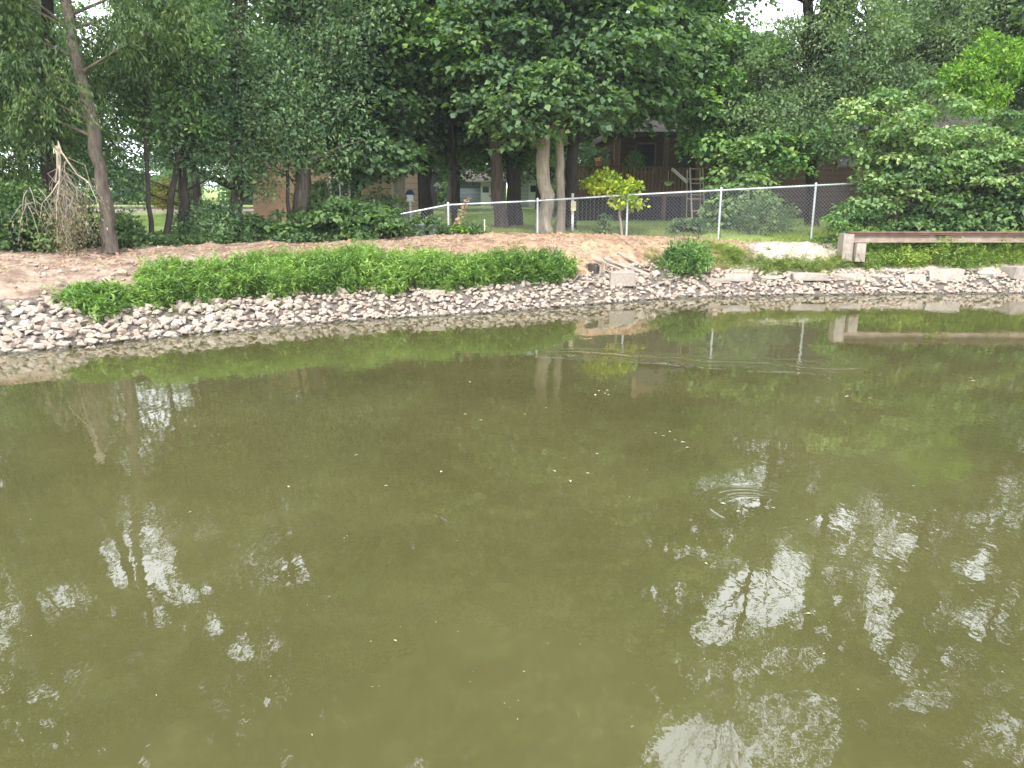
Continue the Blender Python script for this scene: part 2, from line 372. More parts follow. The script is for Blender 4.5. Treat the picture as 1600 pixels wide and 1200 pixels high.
def build_ground():
    xs = axis(-700, -10, 14, 700, .07); ys = axis(-250, 9.8, 20.6, 1200, .07)
    X, Y = np.meshgrid(xs, ys); Z = ter(X, Y)
    nx, ny = len(xs), len(ys)
    V = np.stack([X, Y, Z], -1).reshape(-1, 3)
    i = np.arange(ny - 1)[:, None] * nx + np.arange(nx - 1)[None, :]
    Fc = np.stack([i, i + 1, i + nx + 1, i + nx], -1).reshape(-1, 4)
    me = npmesh('ground', V, Fc, smooth=True)
    x, y = V[:, 0], V[:, 1]; d = (y - shore(x)) / stretch(x)
    orange = np.interp(x, [-6, -2, .5, 5, 6.5], [.05, .35, 1, 1, .2]) * (y < 21)
    tl = treeline(x)
    grass = np.where(y > tl + .3, .5, 0) + np.where(y > tl + 4, .35, 0)
    grass = np.where((y > 17.5) & (x > 5.0), np.maximum(grass, .72), grass)
    grass = np.where(y < 1.2, .6, grass)
    pale = .35 * np.exp(-((d - .9) / .5) ** 2) + 1.1 * np.exp(-((x - 7.6) / 1.9) ** 4 - ((y - 18.45) / .85) ** 4) + .8 * np.exp(-((x + 5.6) / .8) ** 2 - ((y - 12.6) / .4) ** 2)
    pale = pale + np.where((x > 5) & (d > .5) & (d < 1.15), .6, 0) + .35 * np.exp(-((x - 1) / 4) ** 2 - ((y - 19.2) / .4) ** 2)
    grass = grass - pale * (x > 5)
    at = me.attributes.new('zone', 'FLOAT_COLOR', 'POINT')
    c = np.stack([orange, np.clip(grass, 0, 1), np.clip(pale, 0, 1), np.where((d < band(x) * .98) & (d > -2), 1.0, 0.0) * (y > 6)], -1).astype(np.float32)
    at.data.foreach_set('color', c.ravel())
    o = link('ground', me, None, M['ground']); tag(o, kind='structure')
build_ground()
RINGS = [(*on_water(1180, 792), .30, .0035), (*on_water(1075, 690), .22, .0012)]
WAKE = (on_water(850, 548), on_water(1345, 578))
wm = watermat()
mb = MB(); n_ = 1
mb.add([(-160, -120, 0), (160, -120, 0), (160, 40, 0), (-160, 40, 0)], [(0, 1, 2, 3)])
tag(mb.build('water', wm), kind='structure')

# ------------------------------------------------------------ foliage tools
# openings in the canopy: (px, py, rx, ry, strength) where the pond mirrors open sky, plus two seen directly
GAP_R = [(215, 865, 55, 55, .95), (175, 800, 25, 35, .8), (250, 815, 45, 30, .85), (320, 820, 20, 30, .8), (280, 930, 26, 20, .85), (335, 980, 14, 14, .9), (245, 970, 22, 14, .8), (380, 1022, 20, 14, .85),
         (1140, 680, 18, 22, .9), (1080, 700, 26, 8, .8), (1205, 712, 45, 36, .93), (1175, 765, 42, 34, .9), (1270, 745, 14, 34, .9), (1305, 815, 36, 22, .85), (1185, 940, 70, 42, .93), (1232, 900, 26, 40, .9),
         (1120, 985, 40, 22, .9), (1375, 960, 24, 60, .85), (1400, 850, 40, 18, .8), (1240, 1030, 50, 22, .7), (1395, 1045, 30, 20, .85), (1105, 1178, 82, 52, 1.0), (1245, 1150, 70, 70, .8),
         (460, 895, 20, 22, .9), (690, 805, 14, 22, .85), (722, 845, 12, 14, .85), (760, 830, 8, 14, .8), (1525, 890, 22, 30, .85), (1540, 970, 30, 32, .85), (1450, 1095, 40, 18, .85), (1560, 1160, 50, 30, .6),
         (1480, 960, 24, 30, .4), (650, 1192, 30, 12, .9), (515, 950, 8, 14, .9), (1060, 930, 8, 20, .8), (1500, 1050, 30, 30, .5), (110, 930, 40, 14, .5), (1010, 800, 10, 10, .8), (1330, 900, 40, 18, .4)]
GAP_R += [(float(a_), float(b_), float(c_), float(c_ * 1.5), .85) for a_, b_, c_ in zip(rng.uniform(90, 1590, 90), rng.uniform(780, 1195, 90), rng.uniform(3.5, 8.5, 90)) if not (500 < a_ < 1000 and b_ > 880)]
GAP_R += [(float(a_), float(b_), float(c_), float(c_ * 1.3), .85) for a_, b_, c_ in zip(rng.uniform(1080, 1590, 32), rng.uniform(820, 1195, 32), rng.uniform(5, 11, 32))]
GAP_D = [(1165, 12, 26, 20, .97), (1190, 38, 22, 16, .9), (980, 18, 10, 9, .95), (958, 26, 7, 6, .9), (1150, 2, 30, 10, .9), (1209, 12, 9, 20, .7)]
def open_sky(p):
    keep = np.ones(len(p), bool)
    q = p.copy(); q[:, 2] *= -1; dY = proj(p)[1]
    for pts, gaps in ((q, GAP_R), (p, GAP_D)):
        X, Y = proj(pts)
        wob = 1 + .5 * vnoise(X / 14, Y / 14, 5) + .5 * vnoise(X / 6, Y / 6, 6)
        for (gx_, gy_, rx, ry, s) in gaps:
            soft = np.where((dY > 25) & (gaps is GAP_R), .6 if gy_ < 780 else .35, 1.0); r2 = ((X - gx_) / rx) ** 2 + ((Y - gy_) / ry) ** 2
            keep &= ~((r2 < wob * 1.15) & (rng.random(len(p)) < s * soft))
    return keep
def unit(a): return a / np.maximum(np.linalg.norm(a, axis=1, keepdims=True), 1e-9)
def leaf_mesh(name, pos, ax, nr, L, W, rnd, clump, origin, fold=.25):
    ax = unit(ax); side = unit(np.cross(nr, ax)); nr = unit(np.cross(ax, side))
    L = L[:, None]; W = W[:, None]
    v0 = pos; v1 = pos + ax * L * .45 + side * W * .5 + nr * W * fold; v2 = pos + ax * L; v3 = pos + ax * L * .45 - side * W * .5 + nr * W * fold
    V = np.stack([v0, v1, v2, v3], 1).reshape(-1, 3) - np.array(origin)[None, :]
    Fc = np.arange(len(pos) * 4, dtype=np.int32).reshape(-1, 4)
    return npmesh(name, V, Fc, {'rnd': rnd, 'clump': clump})
def leaves(cen, rad, style, per, L, W, gaps=True):
    """leaf arrays for sprays at cen (M,3) with radius rad (M,)"""
    m = len(cen); n = m * per
    idx = np.repeat(np.arange(m), per); c = cen[idx]; r = rad[idx]
    clump = rng.random(m)[idx]
    if style == 'spray':
        th = rng.random(n) * 2 * np.pi; rr = np.sqrt(rng.random(n)) * r
        off = np.stack([np.cos(th) * rr, np.sin(th) * rr, -.38 * rr ** 2 / r + rng.normal(0, .10, n) * r], -1)
        tilt = rng.normal(0, .16, (m, 2))[idx]; off[:, 2] += off[:, 0] * tilt[:, 0] + off[:, 1] * tilt[:, 1]
        ax = np.stack([np.cos(th), np.sin(th), -.45 + 0 * th], -1) + rng.normal(0, .5, (n, 3))
        nr = np.stack([np.cos(th) * .45, np.sin(th) * .45, 1 + 0 * th], -1) + rng.normal(0, .42, (n, 3))
    elif style == 'ball':
        dv = unit(rng.normal(0, 1, (n, 3))); rr = r * rng.random(n) ** .45
        off = dv * rr[:, None] * np.array([1, 1, .75])
        ax = dv + rng.normal(0, .7, (n, 3)); nr = dv * .5 + np.array([0, 0, .8]) + rng.normal(0, .6, (n, 3))
    else:   # droop: strings of fine leaves hanging from the spray
        k = 14; strand = rng.integers(0, k, n) + idx * k
        ns = m * k; a0 = rng.random(ns) * 2 * np.pi; reach = rng.random(ns) * .9 + .15; hang = rng.random(ns) * 1.3 + .5
        t = rng.random(n); s = strand
        out = reach[s] * (1 - (1 - t) ** 2) * r
        off = np.stack([np.cos(a0[s]) * out, np.sin(a0[s]) * out, .35 * r - hang[s] * t ** 1.4 * r], -1) + rng.normal(0, .055, (n, 3))
        ax = np.stack([np.cos(a0[s]) * .4, np.sin(a0[s]) * .4, -.9 + 0 * t], -1) + rng.normal(0, .45, (n, 3))
        nr = rng.normal(0, .7, (n, 3)) + np.array([0, -.1, .55])
    pos = c + off
    sz = .7 + .6 * rng.random(n)
    A = [pos, ax, nr, L * sz, W * sz, rng.random(n), clump]
    keep = pos[:, 2] > ter(pos[:, 0], pos[:, 1]) + .02
    if gaps: keep &= open_sky(pos)
    return [a[keep] for a in A]
def crown_points(ells, n, rm=None):
    """spray centres in ellipsoids (cx,cy,cz,rx,ry,rz), denser outside"""
    vol = np.array([e[3] * e[4] * e[5] for e in ells]) ** .75; vol /= vol.sum(); out = []
    for e, v in zip(ells, vol):
        k = max(3, int(n * v)) if rm is None else int(5.6 * e[3] * e[5] / rm ** 2)
        d = unit(rng.normal(0, 1, (k, 3))); r = rng.random(k)[:, None] ** .42
        out.append(np.array(e[:3]) + d * r * np.array(e[3:]))
    return np.concatenate(out)
def limbs(mb, spine, cen, r0, thin=.010, frac=1.0):
    """curved limbs from the trunk spine [(p,r)] to spray centres"""
    sp = [Vector(p) for p, _ in spine]; sr = [r for _, r in spine]
    for c in cen:
        if random.random() > frac: continue
        c = Vector(c)
        best = None
        for i, p in enumerate(sp):
            want = c.z - .45 * math.hypot(c.x - p.x, c.y - p.y)
            s = abs(p.z - want)
            if best is None or s < best[0]: best = (s, i)
        i = best[1]; p = sp[i]; rr = min(sr[i] * .45, r0)
        mid = p.lerp(c, .5) + Vector((random.gauss(0, .15), random.gauss(0, .15), .12 * (c - p).length * random.uniform(-.2, 1)))
        mb.tube([p, p.lerp(mid, .6), mid, mid.lerp(c, .6), c], [rr, rr * .75, rr * .55, max(thin, rr * .3), thin], 5, cap=False)
def spine_of(pts, radii, sub=5, wob=.03):
    pts = [Vector(p) for p in pts]; out = []
    for i in range(len(pts) - 1):
        for k in range(sub):
            t = k / sub; p = pts[i].lerp(pts[i + 1], t)
            if i or k: p = p + Vector((random.gauss(0, 1), random.gauss(0, 1), 0)) * min(wob, .16 * radii[i])
            out.append((p, radii[i] * (1 - t) + radii[i + 1] * t))
    out.append((pts[-1], radii[-1])); return out
def tree(name, label, cat, trunk_pts, radii, ells, style, lm, bark, n=110, per=100, L=.13, W=.10, rad=(.5, .95), group=None, limbf=.6, flare=1.2, gaps=True, extra=None):
    base = Vector(trunk_pts[0]); base.z = T(base.x, base.y) - .03
    pts = [base] + [Vector(p) for p in trunk_pts[1:]]
    sp = spine_of(pts, radii)
    root = empty(name, base, label, cat, group)
    mb = MB(); P0 = [p for p, _ in sp]; R0 = [r * (1 + (flare - 1) * math.exp(-(p.z - base.z) / .25)) * random.uniform(.95, 1.05) for p, r in sp]
    ins = P0[0].lerp(P0[1], .25) if (P0[1] - P0[0]).length > .5 else None
    if ins is not None:
        P0.insert(1, ins); R0.insert(1, sp[0][1] * 1.08)
    mb.tube(P0, R0, 12)
    low = [e for e in ells if e[2] - e[5] * .3 < 8.2]; high = [e for e in ells if e[2] - e[5] * .3 >= 8.2] if gaps else []
    if not gaps: low = ells
    cen = crown_points(low, n) if low else np.zeros((0, 3))
    rm = (rad[0] + rad[1]) / 2
    cenh = crown_points(high, 0, rm) if high else np.zeros((0, 3))
    
    if extra is not None: cen = np.concatenate([cen, np.array(extra, dtype=float)])
    if gaps: cen = cen[open_sky(cen)]
    cen = cen[cen[:, 2] > ter(cen[:, 0], cen[:, 1]) + .25]
    limbs(mb, sp, cen, radii[0] * .26, frac=limbf * .6); limbs(mb, sp, cenh, radii[0] * .26, frac=limbf * .5)
    mb.build('trunk', bark, root)
    rd = rng.uniform(rad[0], rad[1], len(cen))
    A = leaves(cen, rd, style, per, L, W, gaps)
    if len(cenh):
        A2 = leaves(cenh, rng.uniform(rad[0], rad[1], len(cenh)), style, int(per * .55), L * 1.35, W * 1.35, gaps)
        A = [np.concatenate([p_, q_]) for p_, q_ in zip(A, A2)]
    me = leaf_mesh('crown', *A, origin=base)
    link('crown', me, root, lm)
    return root
def shrub(name, label, cat, px, Y, halfw, h, lm, style='spray', n=40, per=70, L=.10, W=.07, rad=(.22, .42), depth=None, group=None, gaps=False, x=None, stems=6, zoff=0, cone=1.0):
    X = gx(px, Y) if x is None else x; z0 = T(X, Y) - .02 + zoff; depth = depth or halfw * .7
    root = empty(name, (X, Y, z0), label, cat, group)
    d = unit(rng.normal(0, 1, (n, 3))); d[:, 2] = np.abs(d[:, 2]); r = rng.random(n)[:, None] ** .4
    u = d * r
    cen = np.stack([X + u[:, 0] * halfw * (1 - (1 - cone) * u[:, 2]), Y + u[:, 1] * depth, z0 + .12 + u[:, 2] * (h - rad[0])], -1)
    mb = MB()
    for k in range(min(n, stems * 3)):
        c = Vector(cen[k]); b = Vector((X + (c.x - X) * .18 * random.random(), Y + (c.y - Y) * .18, z0))
        mid = b.lerp(c, .55) + Vector((0, 0, .1 * h)); mb.tube([b, mid, c], [.022, .014, .006], 5, cap=False)
    mb.build('stem', M['bark'], root)
    rd = rng.uniform(rad[0], rad[1], len(cen))
    A = leaves(cen, rd, style, per, L, W, gaps)
    link('foliage', leaf_mesh('foliage', *A, origin=(X, Y, z0)), root, lm)
    return root
def up(px, Y, z): return Vector((gx(px, Y, z), Y, z))
def E(px, py, Y, rx, ry, rz):
    c = P(px, py, Y); return (c.x, c.y, c.z, rx, ry, rz)

# ------------------------------------------------------------ front trees on the far bank
# cypress-like trees at the left
tree('cypress_tree', 'leaning bare grey-brown trunk with drooping feathery foliage at the far left edge of the bank', 'tree',
     [P(172, 388, 14.9), P(166, 330, 14.9), P(150, 215, 14.8), P(118, 90, 14.8), P(100, -20, 15.2), P(90, -400, 15.5)], [.14, .125, .115, .10, .09, .03],
     [E(30, 40, 15.0, 1.7, 1.2, 1.6), E(160, -40, 15.2, 1.7, 1.5, 1.3), E(60, -200, 15.5, 2.0, 1.8, 1.8), E(60, -460, 15.6, 2.2, 2.0, 2.2), E(-20, -620, 15.8, 2.2, 2.0, 2.4), E(300, -560, 16.4, 2.0, 1.8, 2.4), E(60, -760, 15.6, 2.4, 2.0, 3.4), E(225, 40, 15.8, .5, .7, 1.0)], 'droop', M['cypress'], M['bark'], n=270, per=230, L=.105, W=.032, rad=(.45, .8), limbf=.10,
     extra=[P(60, 150, 14.6), P(100, 140, 14.5), P(20, 170, 14.6), P(85, 175, 14.5), P(40, 200, 14.6), P(10, 220, 14.8), P(110, 60, 14.4), P(30, 120, 14.4), P(70, 100, 14.4), P(0, 150, 14.6), P(60, 40, 14.4), P(150, 40, 14.4), P(200, 30, 14.5), P(235, 50, 14.6), P(20, 60, 14.4), P(95, 10, 14.3), P(140, -10, 14.3), P(180, 0, 14.3), P(50, 160, 14.2), P(80, 125, 14.3)])
tree('cypress_tree', 'dark upright trunk behind the snapped pale branch, hung with drooping foliage', 'tree',
     [P(82, 388, 16.3), P(78, 300, 16.3), P(74, 100, 16.3), P(72, -350, 16.4)], [.17, .15, .13, .04],
     [E(20, 160, 16.4, 1.4, 1.2, 1.9), E(100, 0, 16.6, 1.8, 1.4, 2.0), E(150, -200, 16.6, 2.0, 1.8, 2.0), E(150, -450, 16.6, 2.2, 1.8, 2.0), E(170, -740, 16.6, 2.4, 1.8, 2.8)], 'droop', M['cypress'], M['bark_dark'], n=200, per=230, L=.105, W=.032, rad=(.45, .8), limbf=.10)
tree('cypress_tree', 'drooping evergreen at the left edge of the photo, its trunk outside the frame', 'tree',
     [up(-130, 16.0, 1.1), up(-130, 16.0, 6), up(-135, 16, 13)], [.22, .16, .04],
     [(gx(-90, 16, 5), 16, 4.5, 2.3, 1.6, 3.0), (gx(-110, 16, 10), 16, 9, 2.8, 2.2, 2.6), (gx(-60, 16, 10), 16.4, 13, 3.4, 2.6, 3)], 'droop', M['cypress'], M['bark'], n=120, per=200, L=.105, W=.032, rad=(.5, .9), limbf=.3)
# slim trees before the sunlit lawn
def slim(px, Y, pts, r, label, lm='oak_blue', ells=None, n=28, **k):
    return tree('slim_tree', label, 'tree', pts, [r, r * .85, r * .7, .02], ells, 'ball', M[lm], M['bark_dark'], n=n, per=90, L=.095, W=.05, rad=(.35, .65), limbf=.5, **k)
slim(236, 16.6, [P(239, 385, 16.6), P(233, 320, 16.6), P(226, 200, 16.8), P(222, 60, 17)], .055, 'thin dark sapling trunk, left of the two slim trunks before the sunlit lawn', ells=[E(225, 225, 16.8, 1.0, .8, 1.0), E(200, 90, 17, 1.2, 1, 1.6)])
slim(262, 17.0, [P(258, 385, 17), P(268, 315, 17), P(283, 210, 17.2), P(290, 60, 17.2)], .075, 'slim trunk leaning right, right of the two slim trunks before the sunlit lawn', lm='maple_light', ells=[E(285, 200, 17.2, 1.0, .9, .8), E(290, 30, 16.2, .8, .6, .7), E(250, 120, 16.6, .6, .5, .7)])
slim(287, 17.4, [P(287, 385, 17.4), P(285, 300, 17.4), P(290, 150, 17.5), P(300, 20, 17.5)], .12, 'dark forked trunk bounding the sunlit lawn on its right', ells=[E(330, 240, 17.3, 1.0, .8, .9), E(330, 60, 17.6, 1.5, 1.2, 1.8)], n=40)
tree('oak_tree', 'small-leaved tree with a straight brown trunk rising from bushes, right of the sunlit lawn', 'tree',
     [P(372, 380, 18.6), P(370, 300, 18.6), P(372, 100, 18.7), P(380, -150, 18.8), P(385, -500, 18.8)], [.15, .14, .12, .09, .03],
     [E(370, 130, 18.4, 1.9, 1.4, 1.7), E(300, 200, 17.8, 1.3, .9, .9), E(370, 225, 17.7, 1.3, .7, .7), E(200, 150, 17.6, 1.5, 1.2, 1.7), E(200, 40, 18, 1.6, 1.2, 1.6), E(190, 260, 17.2, .8, .6, .7), E(300, 60, 18.6, 1.6, 1.4, 1.4), E(440, 190, 18.4, 1.0, 1.1, 1.1), E(360, -150, 18.8, 2.6, 2.2, 2.2), E(330, -380, 19, 2.6, 2.4, 2.4), E(360, -760, 19, 2.6, 2.4, 3.4), E(390, 265, 18.2, .8, .6, .6)],
     'ball', M['oak_blue'], M['bark'], n=420, per=105, L=.10, W=.055, rad=(.35, .7))
slim(450, 18.4, [P(452, 378, 18.4), P(450, 300, 18.4), P(446, 200, 18.5), P(440, 100, 18.6)], .05, 'thin dark trunk just left of a thicker grey one, before the peach brick wall', ells=[E(440, 160, 18.6, .8, .7, .9)], n=14)
tree('oak_tree', 'stout grey-brown trunk standing between the peach brick and the tan siding', 'tree',
     [P(474, 378, 18.9), P(472, 300, 18.9), P(468, 120, 19), P(462, -100, 19.2), P(455, -500, 19.3)], [.21, .17, .14, .1, .03],
     [E(470, 90, 19, 1.5, 1.3, 1.7), E(490, 200, 18.7, 1.3, 1.0, 1.1), E(430, 235, 18.3, .8, .6, .7), E(540, 40, 19, 1.2, 1.1, 1.2), E(460, -150, 19.3, 2.6, 2.4, 2.4), E(480, -400, 19.3, 2.6, 2.4, 2.4), E(480, -660, 19.3, 2.6, 2.4, 2.6)],
     'ball', M['oak_blue'], M['bark'], n=300, per=105, L=.10, W=.055, rad=(.35, .7))
MAP = dict(style='spray', L=.165, W=.135, rad=(.5, .95))
tree('maple_tree', 'dark trunk half hidden by leaves in front of the tan siding house', 'tree',
     [P(560, 372, 21.5), P(556, 300, 21.5), P(552, 100, 21.6), P(550, -150, 21.8), P(550, -500, 22)], [.14, .13, .12, .09, .03],
     [E(560, 60, 21.3, 2.2, 1.6, 1.3), E(545, 165, 21.0, 1.7, 1.2, 1.1), E(570, 225, 20.7, 1.2, .9, .7), E(560, -130, 21.8, 2.8, 2.4, 2.4), E(550, -380, 22, 2.8, 2.6, 2.6), E(560, -760, 22, 2.8, 2.6, 3.4)], lm=M['maple'], bark=M['bark_dark'], n=260, per=85, **MAP)
tree('maple_tree', 'pale grey trunk beside the birdhouse at the left end of the chain link fence', 'tree',
     [P(625, 366, 23.5), P(624, 300, 23.5), P(623, 100, 23.6), P(620, -200, 23.8), P(620, -480, 24)], [.24, .20, .18, .12, .04],
     [E(620, 80, 24, 2.4, 1.8, 1.4), E(600, 190, 23.2, 1.6, 1.2, .9), E(640, 215, 24, 1.4, 1.2, .8), E(620, -150, 24, 3.2, 2.6, 2.8), E(620, -430, 24, 3, 2.8, 3), E(640, -760, 24, 3, 2.8, 3.4)], lm=M['back'], bark=M['bark_pale'], n=240, per=85, **MAP)
tree('maple_tree', 'dark trunk right of the birdhouse, standing behind the fence', 'tree',
     [P(668, 362, 24.5), P(666, 250, 24.5), P(668, 100, 24.6), P(672, -200, 24.8), P(672, -430, 25)], [.20, .16, .14, .1, .03],
     [E(680, 60, 24.3, 2.6, 1.8, 1.9), E(690, 170, 24.8, 2.0, 1.5, 1.2), E(690, -160, 24.8, 3.2, 2.8, 2.8), E(672, -400, 25, 3, 2.8, 3)], lm=M['back'], bark=M['bark_dark'], n=260, per=85, **MAP)
tree('maple_tree', 'very thin dark trunk rising just right of a fence post', 'tree',
     [P(710, 362, 23), P(708, 250, 23), P(706, 100, 23), P(704, -60, 23)], [.085, .075, .06, .02],
     [E(700, 90, 23, 1.6, 1.3, 1.2), E(704, -40, 23, 1.6, 1.4, 1.2)], lm=M['maple_light'], bark=M['bark_dark'], n=44, per=80, **MAP)
tree('maple_tree', 'grey-brown trunk leaning left as it rises, bright leaves high in its crown', 'tree',
     [P(784, 362, 22.5), P(776, 270, 22.5), P(763, 120, 22.5), P(750, -50, 22.6), P(745, -450, 22.8)], [.19, .17, .15, .12, .03],
     [E(745, 45, 22, 1.9, 1.4, 1.1), E(665, 25, 20.4, 1.2, 1.0, .6), E(745, 60, 20.4, 1.0, .8, .45), E(745, -150, 22.6, 3.0, 2.6, 2.4), E(745, -400, 22.8, 3, 2.8, 3), E(745, -760, 22.8, 3, 2.8, 3.4)], lm=M['maple_light'], bark=M['bark'], n=150, per=85, **MAP)
tree('maple_tree', 'dark double trunk behind the fence, left of the pale twin trunks', 'tree',
     [P(804, 362, 24), P(800, 250, 24), P(802, 100, 24), P(806, -100, 24.2), P(810, -430, 24.3)], [.24, .2, .17, .13, .03],
     [E(805, 90, 24.2, 2.2, 1.6, 2.0), E(790, 210, 24.6, 1.6, 1.3, .9), E(810, -150, 24.2, 3.0, 2.6, 2.6), E(810, -400, 24.3, 2.8, 2.6, 3)], lm=M['maple'], bark=M['bark_dark'], n=260, per=85, **MAP)
tree('maple_tree', 'thick pale trunk, the stouter of the pale twin trunks right behind the fence', 'tree',
     [P(853, 364, 20.5), P(851, 290, 20.5), P(848, 200, 20.5), P(842, 50, 20.4), P(836, -200, 20.4), P(830, -560, 20.6)], [.20, .18, .165, .15, .10, .03],
     [E(860, 130, 19.8, 2.2, 1.4, 1.2), E(930, 60, 20, 1.9, 1.5, 1.4), E(800, 60, 20.1, 1.8, 1.4, 1.2), E(860, -130, 20.4, 3.2, 2.6, 2.4), E(840, -380, 20.6, 3, 2.8, 2.8), E(850, -760, 20.6, 3, 2.8, 3.4)],
     lm=M['maple'], bark=M['bark_pale'], n=300, per=90, extra=[P(880, 160, 19.4), P(905, 178, 19.5), P(845, 195, 19.6), P(820, 205, 19.8), P(935, 170, 19.6), P(790, 190, 20), P(870, 135, 19.3)], **MAP)
tree('maple_tree', 'slimmer of the pale twin trunks right behind the fence', 'tree',
     [P(876, 364, 20.75), P(875, 290, 20.75), P(877, 200, 20.8), P(884, 50, 21), P(900, -250, 21.2)], [.13, .115, .105, .09, .03],
     [E(910, 20, 21, 1.8, 1.5, 1.3), E(900, -190, 21.2, 2.6, 2.4, 2.4)], lm=M['maple'], bark=M['bark_pale'], n=80, per=85, **MAP)
tree('maple_tree', 'dark trunk just right of the pale twins, before the left end of the deck', 'tree',
     [P(888, 362, 22), P(893, 290, 22), P(896, 180, 22), P(905, 20, 22.2), P(930, -350, 22.4)], [.21, .16, .15, .12, .03],
     [E(960, 90, 22.4, 2.0, 1.5, 1.8), E(1010, 60, 22.6, 1.6, 1.4, 1.6), E(940, -120, 22.4, 3, 2.6, 2.4), E(970, -380, 22.6, 2.8, 2.5, 2.6), E(950, -760, 22.6, 2.8, 2.5, 3.4)], lm=M['maple'], bark=M['bark_dark'], n=280, per=85, **MAP)
tree('maple_tree', 'small-crowned tree whose low leaves hang over the deck roof', 'tree',
     [P(1122, 350, 24), P(1120, 250, 24), P(1112, 100, 24), P(1100, -100, 24), P(1100, -330, 24)], [.13, .11, .1, .08, .02],
     [E(1060, 128, 23.5, 1.7, 1.3, 1.1), E(1130, 110, 24, 2.0, 1.5, 1.8), E(1050, 50, 24, 2.2, 1.5, 1.8), E(1160, 60, 24.2, 1.8, 1.5, 1.4), E(1180, 170, 24, 1.3, 1.1, 1.1), E(1225, 225, 22.6, 1.1, .8, .7), E(1120, 215, 23.6, 1.2, 1.0, .7), E(1090, -90, 24, 2.6, 2.2, 2.0), E(1090, -280, 24, 2.8, 2.4, 2.4), E(1060, -480, 24, 2.8, 2.4, 2.4)], lm=M['maple_light'], bark=M['bark_dark'], n=380, per=90, style='spray', L=.15, W=.11, rad=(.4, .8))
tree('oak_tree', 'tall small-leaved oak in front of the brown house, right of the deck', 'tree',
     [P(1270, 345, 23.5), P(1268, 240, 23.5), P(1264, 100, 23.5), P(1262, -60, 23.6), P(1262, -450, 23.8)], [.19, .17, .15, .13, .03],
     [E(1270, 60, 23, 2.4, 1.8, 1.9), E(1250, 20, 22.6, 1.4, 1.0, 1.1), E(1320, 60, 22.6, 1.8, 1.4, 1.6), E(1210, 180, 22.8, 1.5, 1.2, .9), E(1330, 130, 23.2, 1.8, 1.4, 1.1), E(1290, 215, 22.7, 1.4, 1.0, .6), E(1250, -130, 23.6, 2.8, 2.5, 2.4), E(1240, -380, 23.8, 2.8, 2.6, 2.6), E(1250, -760, 23.8, 2.8, 2.6, 3.4), E(1210, 90, 23, 1.2, 1.0, 1.0)],
     'ball', M['oak'], M['bark_dark'], n=520, per=115, L=.105, W=.055, rad=(.35, .7))
tree('oak_tree', 'grey-green oak with a leaning dark trunk above the roof of the brown house', 'tree',
     [P(1362, 340, 25), P(1366, 200, 25), P(1376, 90, 25), P(1385, -80, 25), P(1390, -420, 25)], [.2, .18, .16, .13, .03],
     [E(1400, 50, 24.6, 2.8, 2.0, 1.9), E(1360, 130, 24, 1.5, 1.2, 1.0), E(1310, 0, 24.4, 2, 1.6, 1.6), E(1480, 60, 24.5, 2.0, 1.6, 1.6), E(1400, -140, 25, 3.2, 2.8, 2.6), E(1400, -380, 25, 3, 2.8, 2.8), E(1410, -760, 25, 3, 2.8, 3.4), E(1420, 150, 24.4, 1.6, 1.2, 1)],
     'ball', M['oak'], M['bark_dark'], n=420, per=110, L=.11, W=.06, rad=(.4, .75))
tree('maple_tree', 'dark leafy tree at the upper right corner of the photo', 'tree',
     [P(1580, 340, 24.5), P(1575, 200, 24.5), P(1570, 50, 24.5), P(1575, -150, 24.6), P(1580, -420, 24.6)], [.2, .18, .15, .12, .03],
     [E(1570, 60, 25, 2.2, 1.8, 2.2), E(1570, -140, 24.6, 3, 2.6, 2.4), E(1570, -380, 24.6, 3, 2.8, 2.8), E(1570, -760, 24.6, 3.2, 2.8, 3.6), E(1490, -560, 24.6, 2.6, 2.4, 2.6), E(1640, -560, 24.6, 2.6, 2.4, 2.8)], lm=M['maple'], bark=M['bark_dark'], n=160, per=85, **MAP)
for k, (px, Y) in enumerate(((-330, 18), (1760, 23), (1960, 21), (-560, 20))):
    tree('maple_tree', ['broad tree beyond the left edge of the photo', 'broad tree beyond the right edge of the photo', 'second broad tree beyond the right edge of the photo', 'outermost broad tree beyond the left edge'][k], 'tree',
         [up(px, Y, 1), up(px, Y, 6), up(px, Y, 14)], [.22, .17, .04], [(gx(px, Y, 6), Y, 6.5, 3.2, 2.6, 3), (gx(px, Y, 12), Y, 12, 3.4, 2.8, 3.4), (gx(px, Y, 17), Y, 17.5, 3.6, 3, 4.2)], lm=M['maple'], bark=M['bark'], n=120, per=70, **MAP)

# ------------------------------------------------------------ woods behind
def copy_tree(root, loc, rz, s, label, group):
    r = root.copy(); COL.objects.link(r); r.location = loc; r.rotation_euler = (0, 0, rz); r.scale = s
    r['label'] = label; r['group'] = group
    for ch in list(root.children):
        c = ch.copy(); COL.objects.link(c); c.parent = r
    return r
GB = 'trees of the wood behind the houses'
protos = []
for k, lm in enumerate(('back', 'maple', 'back')):
    x0, y0 = [(-14, 40), (-3, 39), (9, 41)][k]
    z0 = T(x0, y0)
    ell = [(x0, y0, z0 + 6.5, 4.2, 3.5, 3.4), (x0 + 1, y0, z0 + 12.5, 4.2, 3.5, 4.5), (x0 - 1.5, y0 + .5, z0 + 10, 3.5, 3, 3)]
    protos.append(tree('forest_tree', 'tall dense tree in the shaded wood behind the houses', 'tree', [(x0, y0, z0), (x0 + .2, y0, z0 + 6), (x0, y0, z0 + 15)], [.26, .2, .04], ell, 'spray', M[lm], M['bark_dark'],
                       n=170, per=75, L=.26, W=.2, rad=(.8, 1.4), group=GB, gaps=False, limbf=.4))
